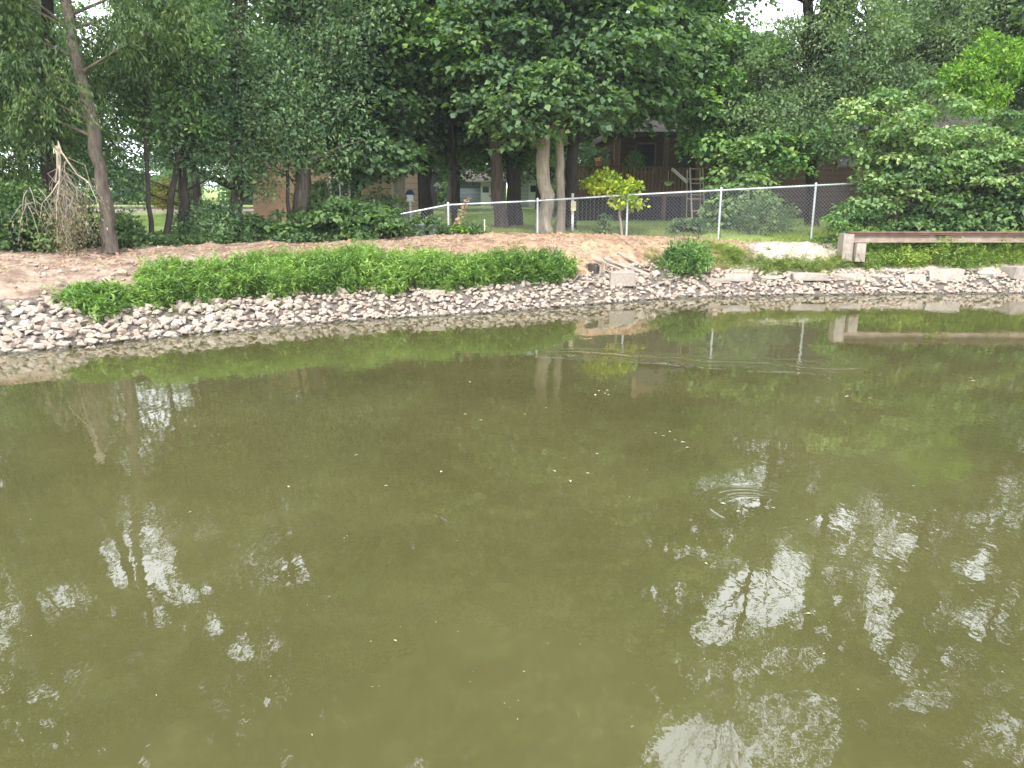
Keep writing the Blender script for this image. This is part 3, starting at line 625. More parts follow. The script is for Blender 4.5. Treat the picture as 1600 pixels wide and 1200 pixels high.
# the wood keeps below the openings of the front canopy by height
spots = [(-22, 36, .8), (-17.5, 44, .9), (-9, 41, .85), (2, 46, .8), (15, 44, .62), (21, 40, .8), (-27, 44, 1), (27, 46, .95), (-33, 38, .9), (33, 40, .9)]
spots += [(x + random.uniform(-1.5, 1.5), 66 + random.uniform(-3, 5), random.uniform(.85, 1.05)) for x in range(-58, 60, 7)]
spots += [(x + random.uniform(-2, 2), 86 + random.uniform(-4, 6), random.uniform(1.0, 1.25)) for x in range(-80, 84, 9)]
for i, (x, y, s) in enumerate(spots):
    pr = protos[i % 3]
    copy_tree(pr, (x, y, T(x, y) - .05 - (2.0 if y > 60 else 0)), random.uniform(0, 6.28), (s, s, s * random.uniform(.92, 1.08)), 'tall dense tree in the shaded wood behind the houses', GB)
GM = 'low-branched trees at the back of the lawn'
for (px, Y, zc, rz_) in ((600, 43, 6.4, 3.4), (655, 46, 6.6, 3.6), (715, 47, 7.0, 4.0), (775, 48, 6.9, 3.9), (840, 45, 6.6, 3.5), (895, 43, 6.2, 3.5), (950, 41, 6.8, 3.4)):
    X = gx(px, Y)
    tree('lawn_tree', {600: 'leafy tree behind the tan house, its crown reaching low', 655: 'low-crowned tree above the dark shed', 715: 'low-crowned tree above the left end of the blue-grey building', 775: 'low-crowned tree above the white door of the blue-grey building', 840: 'low-crowned tree above the pale grey outbuilding', 895: 'low-crowned tree behind the left end of the deck', 950: 'tree rising behind the deck corner, beside the far pale house'}[px], 'tree',
         [(X, Y, 1), (X + .1, Y, 5), (X, Y, 10)], [.16, .13, .03], [(X, Y, zc, 2.6, 2.0, rz_), (X, Y, 11, 2.6, 2.2, 3)], 'spray', M['back'] if px % 2 else M['maple'], M['bark_dark'], n=190, per=60, L=.2, W=.16, rad=(.55, .95), group=GM)
# leafy hedge along the far side of the lawn
GH = 'round bushes along the far edge of the lawn'
h0 = shrub('hedge_bush', 'dark round bush along the far edge of the lawn', 'bush', 0, 57, 2.6, 4.2, M['back'], 'spray', n=60, per=60, L=.26, W=.2, rad=(.6, 1.1), depth=1.8, x=-8, group=GH)
for i, x in enumerate(list(range(-60, 64, 5))):
    if -1.0 < x < 6: continue
    yy = 60 + random.uniform(-1.5, 1.5)
    if -14 < x < 2: yy = 63
    s = random.uniform(.85, 1.25)
    copy_tree(h0, (x + random.uniform(-1, 1), yy, T(x, yy)), random.uniform(0, 6.28), (s, s, s), 'dark round bush along the far edge of the lawn', GH)

# ------------------------------------------------------------ bushes and shrubs
shrub('dogwood_shrub', 'broad low shrub with layered green leaves, in front of the tan siding', 'shrub', 545, 18.6, 1.35, 1.15, M['bushy'], n=70, per=75, L=.13, W=.09, rad=(.22, .42))
shrub('dogwood_shrub', 'low shrub under the peach brick wall, left of the broad layered one', 'shrub', 425, 17.9, .8, .75, M['bushy'], n=36, per=70, L=.12, W=.08, rad=(.2, .36))
shrub('leafy_bush', 'small-leaved bush at the foot of the brown trunk right of the sunlit lawn', 'bush', 340, 17.6, .95, .95, M['oak_blue'], 'ball', n=50, per=90, L=.08, W=.05, rad=(.2, .38))
shrub('leafy_bush', 'taller grey-green bush before the siding house, behind the low layered shrub', 'bush', 520, 20.2, 1.0, 1.55, M['oak'], 'ball', n=40, per=90, L=.09, W=.06, rad=(.25, .42))
shrub('leafy_bush', 'brownish green bush where the fence disappears, left of the birdhouse', 'bush', 590, 20.6, .7, 1.2, M['oak'], 'ball', n=30, per=90, L=.09, W=.06, rad=(.22, .4))
shrub('leafy_bush', 'low bush right of the leaning grey trunk, at the edge of the sunlit lawn', 'bush', 203, 15.7, .35, .75, M['bushy'], 'ball', n=22, per=80, L=.08, W=.055, rad=(.15, .28))
shrub('leafy_bush', 'dark tangled bush at the left edge of the photo', 'bush', 20, 14.9, 1.1, 1.5, M['bushy'], 'ball', n=60, per=90, L=.08, W=.055, rad=(.22, .42))
shrub('leafy_bush', 'dark bush under the snapped branch', 'bush', 110, 15.4, .8, 1.1, M['bushy'], 'ball', n=40, per=90, L=.08, W=.055, rad=(.2, .4))
shrub('golden_bush', 'small orange-yellow bush seen beyond the slim trunks, on the sunlit lawn', 'bush', 258, 34, .55, 1.3, leafmat('leaf_golden', (.34, .28, .08), (.20, .22, .07), (.5, .36, .10)), 'ball', n=26, per=80, L=.12, W=.08, rad=(.3, .5), zoff=.4)
# right side
tree('dogwood_tree', 'big light green layered shrub spreading over the right end of the fence', 'shrub',
     [up(1450, 19.7, 1), up(1455, 19.7, 2.2), up(1450, 19.8, 3.4), up(1440, 19.8, 4.2)], [.09, .07, .05, .02],
     [E(1440, 215, 19.6, 1.8, 1.3, .85), E(1380, 190, 19.5, 1.1, .9, .65), E(1440, 290, 19.3, 1.6, 1.0, .55), E(1500, 250, 19.5, 1.6, 1.2, 1.0), E(1400, 255, 19.3, 1.3, 1.0, .5), E(1380, 300, 19.3, .9, .7, .5), E(1395, 142, 19.5, .22, .2, .35), E(1440, 150, 19.5, .2, .2, .4), E(1330, 165, 19.4, .4, .3, .2), E(1500, 160, 19.5, .25, .2, .4)],
     'spray', M['dogwood'], M['bark'], n=170, per=75, L=.115, W=.085, rad=(.28, .5), flare=1, gaps=False)
tree('round_leaf_tree', 'dark green bushy tree below the bright crown, beside the steel beam at the right edge', 'tree',
     [up(1570, 19.8, 1), up(1570, 19.8, 2.5), up(1575, 20, 4.4)], [.1, .08, .02],
     [E(1560, 240, 19.8, 1.5, 1.3, 1.2), E(1600, 300, 19.7, 1.4, 1.1, .9), E(1480, 325, 19.4, 1.6, .9, .5), E(1650, 230, 20, 1.4, 1.2, 1.5)],
     'spray', M['bushy'], M['bark_dark'], n=150, per=80, L=.12, W=.095, rad=(.26, .48), flare=1, gaps=False)
tree('locust_tree', 'bright lime green young tree rising above the shrubs at the right edge', 'tree',
     [up(1535, 21.5, 1), up(1538, 21.5, 3), up(1540, 21.5, 5.6)], [.09, .07, .02],
     [E(1540, 105, 21.4, .9, .7, .65), E(1510, 140, 21.3, .75, .6, .5), E(1570, 95, 21.5, .6, .5, .5), E(1545, 160, 21.3, .8, .6, .5), E(1488, 118, 21.3, .3, .2, .5), E(1556, 68, 21.4, .25, .2, .5), E(1590, 75, 21.4, .3, .2, .4), E(1520, 78, 21.3, .2, .2, .35)],
     'ball', M['lime'], M['bark_dark'], n=60, per=85, L=.12, W=.05, rad=(.2, .38), flare=1, gaps=False)
shrub('pale_shrub', 'upright shrub with pale rounded leaves right of the ladder', 'shrub', 1152, 22.3, 1.05, 3.0, M['dogwood'], n=100, per=48, L=.14, W=.12, rad=(.22, .4), depth=.6, cone=.55)
shrub('fence_bush', 'dull green bush seen through the chain link, right of the ladder', 'bush', 1195, 21, 1.0, 1.15, M['oak'], 'ball', n=46, per=80, L=.08, W=.05, rad=(.2, .38))
shrub('fence_bush', 'light green feathery bush poking over the rail at the right end of the fence', 'bush', 1325, 19.2, .75, 1.15, M['maple_light'], n=40, per=75, L=.11, W=.05, rad=(.2, .36))
shrub('fence_bush', 'low dark bush behind the steel beam', 'bush', 1440, 19.2, 1.3, 1.0, M['bushy'], n=80, per=75, L=.11, W=.08, rad=(.2, .36))
shrub('fence_bush', 'dark rounded bush filling the space under the big light shrub, before the boulder', 'bush', 1545, 19.6, 1.6, 1.7, M['bushy'], n=120, per=75, L=.12, W=.09, rad=(.22, .4))
shrub('leafy_bush', 'tall dark bush behind the left end of the deck', 'bush', 925, 33.5, 1.6, 3.4, M['back'], n=70, per=60, L=.16, W=.12, rad=(.35, .6))
shrub('fence_bush', 'small bush at the foot of the ladder, behind the fence', 'bush', 1080, 21, .6, .55, M['bushy'], n=24, per=60, L=.09, W=.07, rad=(.14, .26))
shrub('weed_plant', 'upright green weed inside the fence, left of the yellow sapling stem', 'plant', 945, 20.35, .16, .62, M['bushy'], n=12, per=22, L=.10, W=.07, rad=(.08, .14))
# yellow sapling
sap = tree('yellow_sapling', 'young tree with bright yellow-green leaves just behind the fence', 'tree',
     [P(972, 366, 20.2), P(968, 330, 20.25), P(962, 300, 20.3), P(945, 272, 20.3)], [.035, .028, .022, .01],
     [E(945, 292, 20.3, .40, .36, .20), E(942, 274, 20.3, .20, .2, .16), E(978, 292, 20.2, .36, .3, .13), E(980, 315, 20.15, .42, .3, .12), E(925, 290, 20.3, .2, .2, .1)],
     'ball', M['yellow'], M['bark_pale'], n=84, per=24, L=.105, W=.085, rad=(.13, .24), flare=1, gaps=False)
# orange withered sapling
root = empty('withered_sapling', (gx(708, 19.6), 19.6, T(gx(708, 19.6), 19.6)), 'withered orange-brown sapling leaning right against the fence', 'plant')
mb = MB(); a, b = P(706, 366, 19.6), P(731, 312, 19.7); mb.tube([a, a.lerp(b, .5) + Vector((-.03, 0, 0)), b], [.012, .009, .004], 5); mb.build('stem', M['twig'], root)
cen = np.array([a.lerp(b, t) for t in np.linspace(.08, 1, 16)]); A = leaves(cen, np.full(16, .07), 'ball', 9, .08, .035, False)
link('foliage', leaf_mesh('foliage', *A, origin=root.location), root, M['orange'])
for (px, py, Y, h, hw, lab) in ((721, 362, 19.4, .32, .15, 'small bright green plant at the foot of the withered sapling'), (655, 356, 18.9, .28, .16, 'leafy green plant growing in the left grey tub'), (676, 354, 19.0, .36, .18, 'grey-green plant growing in the right grey tub'), (690, 362, 19.2, .25, .12, 'small green plant between the tubs and the fence post')):
    shrub('potted_plant' if 'tub' in lab else 'small_plant', lab, 'plant', px, Y, hw, h, M['lime'] if 'bright' in lab else M['bushy'], n=12, per=20, L=.09, W=.065, rad=(.06, .12), zoff=.18 if 'in the' in lab else 0, stems=3)

# ------------------------------------------------------------ snapped branch at the left
bo = P(88, 228, 14.5)
root = empty('broken_branch', (P(100, 388, 14.3).x, 14.3, T(P(100, 388, 14.3).x, 14.3)), 'snapped pale splintered limb hanging down with dead brown twigs', 'branch')
mb = MB()
for (pts, r) in (([(84, 226), (92, 250), (94, 280), (88, 290), (82, 300), (66, 318), (62, 345)], .045), ([(88, 228), (94, 245), (94, 275), (88, 320), (90, 380)], .05),
                 ([(98, 240), (108, 255), (120, 272), (138, 284), (150, 310), (156, 340)], .035), ([(90, 230), (90, 262), (86, 285)], .06)):
    P3 = [P(x, y, 14.45 + .05 * math.sin(i * 2 + r * 90)) for i, (x, y) in enumerate(pts)]
    mb.tube(P3, [.42 * r * (1 - .75 * i / (len(P3) - 1)) * random.uniform(.8, 1.2) for i in range(len(P3))], 6)
for k in range(5):
    a = P(86 + random.uniform(-3, 14), 240, 14.45); mb.tube([a, a + Vector((random.uniform(-.06, .06), 0, .22))], [.02, .002], 4)
mb.build('splintered_limb', M['splinter'], root)
mb = MB(); ends = []
for k in range(60):
    x0 = random.uniform(88, 108); y0 = random.uniform(240, 310)
    x1 = x0 + random.gauss(10, 22); y1 = y0 + random.uniform(50, 110); y1 = min(y1, 386)
    yy = 14.45 + random.uniform(-.45, .5)
    a, b = P(x0, y0, 14.5), P(x1, y1, yy); m1 = a.lerp(b, .35) + Vector((random.gauss(0, .13), random.gauss(0, .08), .10))
    m2 = a.lerp(b, .7) + Vector((random.gauss(0, .06), 0, .04)); r = random.uniform(.004, .008)
    mb.tube([a, m1, m2, b], [r, r * .8, r * .6, r * .3], 4, cap=False); ends += [m2, b, m1.lerp(b, .8)]
for k in range(11):
    a = P(random.uniform(34, 62), random.uniform(290, 330), 14.3); b = a + Vector((random.uniform(-.4, .3), random.uniform(-.3, .3), random.uniform(-.9, -.3)))
    b.z = max(b.z, 1.15); mb.tube([a, a.lerp(b, .5) + Vector((0, 0, .12)), b], [.010, .008, .003], 4, cap=False); ends.append(b)
mb.build('twigs', M['twig'], root)
A = leaves(np.array(ends), np.full(len(ends), .14), 'droop', 11, .06, .024, False)
link('dead_leaves', leaf_mesh('dead_leaves', *A, origin=root.location), root, M['dead'])

# ------------------------------------------------------------ bank vegetation
def lanceolate(n, xs, ys, zs, L, W, lean=.8, bias=.7):
    pos = np.stack([xs, ys, zs], -1); th = rng.random(n) * 2 * np.pi
    ax = np.stack([np.cos(th), np.sin(th), rng.normal(.15, .55, n)], -1)
    nr = np.stack([rng.normal(0, .4, n), rng.normal(0, .4, n), np.ones(n)], -1)
    sz = rng.uniform(.65, 1.35, n)
    return [pos, ax, nr, L * sz, W * sz, rng.random(n)]
def weeds(name, label, outline, n_pl, height, lm, L=.12, W=.026, lpp=26, kind='stuff', cat='ground cover'):
    """outline: px -> (near py, far py) edges of the patch on the slope"""
    px = [o[0] for o in outline]; lo = [o[1] for o in outline]; hi = [o[2] for o in outline]; hh = [o[3] if len(o) > 3 else height for o in outline]
    xs = np.linspace(px[0], px[-1], 60); bx = []; 
    def hit(p, q):      # march along the view ray to the slope
        for y in np.arange(9, 24, .04):
            w_ = P(p, q, y)
            if w_.z < T(w_.x, y): return (w_.x, y)
        return (w_.x, 19)
    N = [hit(p, np.interp(p, px, lo)) for p in xs]; H = [hit(p, min(np.interp(p, px, hi) + 58 * np.interp(p, px, hh), np.interp(p, px, lo) - 6)) for p in xs]
    PL = []
    u = rng.random(n_pl) * (len(xs) - 1); t = rng.random(n_pl)
    i = u.astype(int); f = u - i
    N = np.array(N); H = np.array(H)
    a = N[i] * (1 - f)[:, None] + N[i + 1] * f[:, None]; b = H[i] * (1 - f)[:, None] + H[i + 1] * f[:, None]
    q = a * (1 - t)[:, None] + b * t[:, None]
    q += rng.normal(0, .09, q.shape); q[:, 1] += .35 * vnoise(q[:, 0] * 1.7, q[:, 0] * 0 + 3, 77) * (1 - t) - .10 * (rng.random(n_pl) < .12)
    z = ter(q[:, 0], q[:, 1])
    hpl = np.interp(xs[i], px, hh) * rng.uniform(.45, 1.35, n_pl) * (1 + .5 * vnoise(q[:, 0] * 2, q[:, 1] * 2, 11)) * np.clip(1.25 - .5 * t, .5, 1)
    n = n_pl * lpp; idx = np.repeat(np.arange(n_pl), lpp); s = rng.random(n) ** .7
    lean = rng.normal(0, .22, (n_pl, 2))[idx] + np.array([0, -.12])
    x = q[idx, 0] + lean[:, 0] * s * hpl[idx] + rng.normal(0, .012, n); y = q[idx, 1] + lean[:, 1] * s * hpl[idx] + rng.normal(0, .012, n)
    A = lanceolate(n, x, y, z[idx] + s * hpl[idx], L, W)
    cl = np.clip(.5 + vnoise(x * 1.5, y * 1.5, 21) * .9 + rng.normal(0, .22, n_pl)[idx], 0, 1)
    org = (float(q[:, 0].mean()), float(q[:, 1].mean()), float(z.mean()))
    me = leaf_mesh(name, *A, cl, origin=org)
    o = link(name, me, None, lm); o.location = org
    return tag(o, label, cat, kind=kind)
weeds('smartweed', 'dense bright green weeds along the bank above the riprap', [(222, 470, 436, .16), (248, 474, 418, .36), (330, 470, 412, .38), (420, 464, 404, .38), (560, 460, 398, .38), (680, 452, 398, .38), (800, 447, 400, .38), (870, 440, 402, .36), (892, 434, 412, .25)], 2500, .36, M['weed'], L=.105, W=.02, lpp=42)
weeds('smartweed', 'small separate patch of weeds among the stones at the left', [(112, 474, 452, .2), (135, 488, 450, .26), (160, 498, 456, .28), (180, 482, 454, .22), (200, 474, 462, .12)], 330, .26, M['weed'])
weeds('smartweed', 'green weeds below the steel beam at the right', [(1345, 418, 386, .22), (1420, 418, 378, .34), (1470, 420, 374, .46), (1520, 420, 376, .42), (1600, 414, 372, .44), (1680, 414, 372, .44)], 2100, .34, M['weed_right'], L=.11, W=.02)
weeds('tall_grass', 'sparse yellow-green grass on the bank left of the concrete block', [(1100, 398, 374, .16), (1170, 424, 392, .16), (1230, 424, 406, .24), (1290, 422, 408, .2), (1350, 418, 400, .2)], 460, .2, M['grass'], L=.12, W=.012, cat='grass')
weeds('tall_grass', 'pale yellow grass tuft on the upper edge of the long weed bed', [(400, 414, 404, .12), (520, 412, 402, .2), (560, 408, 400, .34), (600, 410, 402, .22), (680, 410, 400, .12)], 330, .25, M['lime'], L=.18, W=.010, lpp=16, cat='grass')
weeds('tall_grass', 'thin grass at the foot of the bushy green plant', [(1010, 418, 396, .12), (1060, 424, 388, .12), (1120, 430, 392, .12), (1160, 428, 400, .1)], 260, .12, M['grass'], L=.1, W=.010, lpp=14, cat='grass')
# the bushy plant on the bank
shrub('willow_bush', 'bushy bright green plant alone on the bank between driftwood and beam', 'bush', 1072, 17.45, .56, .78, M['weed_dark'], 'ball', n=60, per=95, L=.13, W=.026, rad=(.12, .24), depth=.42, zoff=-.1)
shrub('willow_bush', 'bright green clump ending the long weed bed, left of the driftwood', 'bush', 858, 16.1, .34, .42, M['weed_dark'], 'ball', n=34, per=90, L=.12, W=.026, rad=(.1, .2), depth=.3, zoff=-.05)
# low grass behind the fence and under the trees
def grassfield(name, label, n, xr, yr, h, lm, cond=None):
    x = rng.uniform(*xr, n); y = rng.uniform(*yr, n)
    k = fbm(x * .8, y * .8, 31) > -.25
    if cond is not None: k &= cond(x, y)
    x, y = x[k], y[k]; n = len(x); z = ter(x, y) - .01
    th = rng.random(n) * 6.28; ax = np.stack([np.cos(th) * .35, np.sin(th) * .35, np.ones(n)], -1); nr = np.stack([np.sin(th), -np.cos(th), np.zeros(n)], -1) + rng.normal(0, .3, (n, 3))
    hh = h * rng.uniform(.5, 1.3, n); org = (float(np.mean(xr)), float(np.mean(yr)), 1.1)
    me = leaf_mesh(name, np.stack([x, y, z], -1), ax, nr, hh, np.full(n, .016), rng.random(n), np.clip(.5 + vnoise(x, y, 41), 0, 1), org, fold=.1)
    o = link(name, me, None, lm); o.location = org; return tag(o, label, 'grass', kind='stuff')
grassfield('grass', 'short grass along the foot of the chain link fence', 26000, (-3, 9.5), (19.7, 24), .12, M['grass'], lambda x, y: (y > treeline(x)) & ((x > 5) | (y > 20.2)))
grassfield('grass', 'mown lawn grass between the trees and the far houses', 60000, (-22, 12), (24, 46), .07, M['lawn'])
grassfield('grass', 'thin grass at the top of the bank before the right end of the fence', 9000, (4.8, 12.5), (18.5, 20.2), .09, M['grass'], lambda x, y: y > 19.25)
# undergrowth at the tree line
x = rng.uniform(-9.6, -.8, 700); y = treeline(x) + rng.uniform(.15, 1.6, 700); z = ter(x, y) + .05
A = leaves(np.stack([x, y, z + .05], -1), rng.uniform(.1, .22, 700), 'ball', 26, .08, .05, False)
org = (-5, 17.5, 1.1)
o = link('undergrowth', leaf_mesh('undergrowth', *A, origin=org), None, M['bushy']); o.location = org
tag(o, 'low leafy undergrowth along the foot of the trees at the left', 'undergrowth', kind='stuff')

# ------------------------------------------------------------ stones
def hull_rock(seed, flat=.75, n=18, block=False):
    rs = np.random.RandomState(seed); bm = bmesh.new()
    if block:
        pts = [(sx * (1 + rs.normal(0, .08)), sy * (1 + rs.normal(0, .08)), sz * (1 + rs.normal(0, .1))) for sx in (-1, 1) for sy in (-1, 1) for sz in (-1, 1)]
        pts += [tuple(rs.uniform(-1.02, 1.02, 3)) for _ in range(10)]
    else:
        p = rs.normal(0, 1, (max(11, n - 5), 3)); p /= np.linalg.norm(p, axis=1)[:, None]; p *= rs.uniform(.82, 1.1, (len(p), 1)); pts = [tuple(q) for q in p]
    for q in pts: bm.verts.new((q[0], q[1] * .85, q[2] * flat))
    r = bmesh.ops.convex_hull(bm, input=bm.verts)
    bmesh.ops.delete(bm, geom=list({e for e in r['geom_interior'] + r['geom_unused'] if isinstance(e, bmesh.types.BMVert)}), context='VERTS')
    bmesh.ops.bevel(bm, geom=bm.edges[:] , offset=.04, segments=1, affect='EDGES', clamp_overlap=True)
    bmesh.ops.triangulate(bm, faces=bm.faces[:])
    me = bpy.data.meshes.new('stone'); bm.to_mesh(me); bm.free()
    at = me.attributes.new('rnd', 'FLOAT', 'FACE'); me.materials.append(M['rock']); return me
rock_me = [hull_rock(100 + k, random.uniform(.55, .9)) for k in range(16)]
rock_np = []
for me in rock_me:
    v = np.zeros(len(me.vertices) * 3); me.vertices.foreach_get('co', v); f = np.zeros(len(me.loops), int); me.loops.foreach_get('vertex_index', f)
    rock_np.append((v.reshape(-1, 3), f.reshape(-1, 3)))
rocks = []
def band(x):      # width of the stone band up the slope
    return np.interp(x, [-9, -7, -5.6, -4.5, -2, 0, 2, 3.5, 5, 12], [1.25, 1.25, 1.15, .95, .92, .88, 1.1, 1.3, .9, .85])
def scatter(n, xr, dlo, dhi, slo, shi, rank):
    for _ in range(n):
        x = random.uniform(*xr); t = random.uniform(dlo, dhi); d = t * float(band(x)) * float(stretch(x)) ** .6
        y = float(shore(x)) + d
        s = random.uniform(slo, shi) * (1.0 if x < -3 else .88)
        if dhi > .99 and t > .9 and random.random() < .4: continue
        rocks.append([x, y, T(x, y) + s * random.uniform(.0, .55) + .02, s] if not rank else [x, y, max(T(x, y), -.035) + s * random.uniform(-.1, .4), s])
scatter(1500, (-9.5, 13.5), -.03, 1.0, .055, .10, 0)
scatter(1900, (-9.5, 13.5), .0, 1.02, .035, .07, 0)
scatter(1100, (-9.5, 13.5), -.26, .14, .045, .09, 1)
scatter(260, (-9.5, -4.5), .0, 1.0, .06, .105, 0)
for _ in range(160):   # loose stones higher up by the driftwood and at the left
    x, y = random.choice([(random.gauss(3.2, 1.1), random.gauss(16.6, .45)), (random.gauss(-6.6, .9), random.gauss(13.0, .5)), (random.uniform(5, 9), random.gauss(18.2, .3))])
    s = random.uniform(.03, .08); rocks.append([x, y, T(x, y) + s * .3, s])
cx_, cy_ = proj(np.array([[r[0], r[1], r[2]] for r in rocks]))
def show(i):
    r = rocks[i]; inside = -20 < cx_[i] < 1620
    return (r[3] / r[1]) * (1 if inside else .01) * (1.25 if r[2] > .05 else .6)
order = sorted(range(len(rocks)), key=show, reverse=True)
GR = 'riprap stones along the water edge'
for k, i in enumerate(order[:292]):
    x, y, z, s = rocks[i]
    o = bpy.data.objects.new('riprap_stone', rock_me[k % 16]); COL.objects.link(o)
    o.location = (x, y, z); o.rotation_euler = (random.uniform(-.5, .5), random.uniform(-.5, .5), random.uniform(0, 6.28))
    o.scale = (s * random.uniform(.85, 1.3), s * random.uniform(.8, 1.15), s * random.uniform(.8, 1.1))
    tag(o, 'fist to head sized angular pale stone piled in the riprap along the pond edge', 'stone', GR)
VV, FF, RR = [], [], []; b = 0
for k, i in enumerate(order[292:]):
    x, y, z, s = rocks[i]; v, f = rock_np[k % 16]
    a = random.uniform(0, 6.28); ca, sa = math.cos(a), math.sin(a); tb = random.uniform(-.4, .4)
    v = v * np.array([random.uniform(.85, 1.3), random.uniform(.8, 1.15), random.uniform(.8, 1.1)]) * s
    v = np.stack([v[:, 0] * math.cos(tb) - v[:, 2] * math.sin(tb), v[:, 1], v[:, 0] * math.sin(tb) + v[:, 2] * math.cos(tb)], -1)
    v = np.stack([v[:, 0] * ca - v[:, 1] * sa, v[:, 0] * sa + v[:, 1] * ca, v[:, 2]], -1) + np.array([x, y, z])
    VV.append(v); FF.append(f + b); RR.append(np.full(len(f), random.random())); b += len(v)
me = npmesh('riprap_rubble', np.concatenate(VV), np.concatenate(FF), {'rnd': np.concatenate(RR)})
tag(link('riprap_rubble', me, None, M['rock']), 'small stones filling the riprap band between the larger ones', 'rubble', kind='stuff')
def onslope(px, py):
    for yy in np.arange(9, 24, .03):
        w_ = P(px, py, yy)
        if w_.z < T(w_.x, yy): return w_
    return w_
def boulder(px, py, dims, label, seed, mat=None, block=False, rz=0, sink=.25, name='boulder', cat='rock', tilt=0):
    p = onslope(px, py); me = hull_rock(seed, 1.0, 22, block); me.materials.clear(); me.materials.append(mat or M['rock'])
    o = bpy.data.objects.new(name, me); COL.objects.link(o); o.scale = (dims[0] / 2, dims[1] / 2 / .85, dims[2] / 2)
    o.location = (p.x, p.y, T(p.x, p.y) + dims[2] * (.5 - sink)); o.rotation_euler = (tilt, tilt * .6, rz); return tag(o, label, cat)
boulder(192, 430, (.20, .18, .17), 'single round tan stone lying on bare soil above the small weed patch', 1)
boulder(168, 484, (.20, .2, .17), 'brownish rounded stone at the right of the small weed patch', 2)
boulder(214, 484, (.26, .2, .15), 'brown stone pair member touching the near end of the long weed bed', 3)
boulder(228, 488, (.18, .2, .14), 'dark brown stone just right of the brown one at the near end of the weeds', 4)
boulder(678, 459, (.42, .2, .10), 'flat dark-faced stone at the foot of the long weed bed', 6, M['conc'], True, .1)
boulder(972, 442, (.52, .35, .30), 'squared weathered stone block below the driftwood', 7, M['conc'], True, .05, .2, 'stone_block', 'stone block')
boulder(1000, 444, (.26, .2, .22), 'rounded pale stone touching the right end of the squared block', 8)
boulder(1120, 440, (.5, .3, .08), 'thin flat dark slab on the stones right of the bushy green plant', 9, M['conc'], True, -.08)
boulder(1078, 462, (.26, .2, .22), 'upright pale stone at the water below the bushy green plant', 10)
boulder(900, 452, (.20, .3, .06), 'small flat plate of stone at the end of the long weed bed', 12, M['slab'], True, .4)
# limestone ledge slabs at the right, along the top of the riprap
slab_spots = [(1150, 434, .7), (1205, 434, .8), (1262, 433, .75), (1322, 433, .8), (1378, 434, .7), (1425, 434, .5), (1475, 433, .85), (1545, 431, .8), (1590, 428, .55), (1650, 430, .8)]
for k, (px, py, wd) in enumerate(slab_spots):
    big = k in (6, 7, 8)
    boulder(px, py, (wd * random.uniform(.85, 1.1), random.uniform(.35, .55), .26 if big else .15), ['flat pale limestone slab, leftmost of the ledge', 'second flat pale slab from the left in the ledge', 'third flat pale slab from the left in the ledge', 'fourth flat pale slab of the ledge, below the concrete block',
            'pale slab of the ledge just right of the concrete block', 'short pale slab before the thick ledge blocks', 'long thick ledge block, left of the pair below the weeds', 'long thick ledge block, right of the pair below the weeds',
            'pinkish block ending the ledge at the right edge of the photo', 'pale slab of the ledge beyond the right edge'][k], 30 + k, M['slab'], k % 3 != 1, random.uniform(-.16, .16), .42 + .1 * (k % 2), 'ledge_slab', 'rock')
boulder(1592, 366, (.62, .5, .5), 'rounded mossy grey boulder behind the steel beam at the right edge', 50, plain('mossy_stone', (.30, .27, .24), (.14, .17, .09), 5, .95, .2, .7, .03), sink=.1)
bl = bpy.context.scene.objects
# ------------------------------------------------------------ driftwood, stump
p = onslope(905, 436)
root = empty('rotten_stump', onslope(925, 424), 'grey rotten stump with a dark hollow in the eroded bank', 'stump')
mb = MB()
for k in range(34):
    a = k / 34 * 6.28; rr = random.uniform(.16, .22); q = onslope(928, 424)
    x = q.x + math.cos(a) * rr * 1.3; y = q.y + .12 - math.sin(a) * rr * .8; h = random.uniform(.04, .2)
    mb.beam((x, y, q.z - .1), (x + random.gauss(0, .02), y + .02, q.z + h), random.uniform(.025, .05), random.uniform(.03, .06))
mb.build('shell', M['twig'], root)
mb = MB(); q = onslope(926, 426); mb.tube([(q.x, q.y + .12, q.z - .15), (q.x, q.y + .12, q.z + .18)], [.2, .13], 9); mb.build('rotten_core', M['bark_dark'], root)
logs = [((945, 408), (1015, 436), .075, 'long weathered grey log sliding down the eroded bank, upper one'), ((928, 408), (1000, 440), .06, 'weathered split log beside the stump, middle one'), ((965, 398), (1005, 420), .05, 'short pale log lying above the other driftwood'), ((935, 420), (985, 440), .045, 'thin brown log just above the squared stone block')]
for k, (a, b, r, lab) in enumerate(logs):
    A_, B_ = onslope(*a), onslope(*b); A_.z += r * .6; B_.z += r * .6
    root = empty('driftwood_log', A_, lab, 'log'); mb = MB()
    pts = [A_.lerp(B_, t) + Vector((random.gauss(0, .012), random.gauss(0, .012), random.gauss(0, .012))) for t in np.linspace(0, 1, 7)]
    mb.tube(pts, [r * random.uniform(.75, 1.1) for _ in pts], 7); mb.build('log', M['twig'] if k != 3 else M['bark'], root)
    mb = MB()
    for j in range(4):
        s_ = pts[random.randint(1, 4)]; mb.beam(s_ + Vector((0, -r * .9, .02)), s_ + (B_ - A_) * .3 + Vector((0, -r * .9, .03)), .02, .012)
    mb.build('splinters', M['splinter'], root)
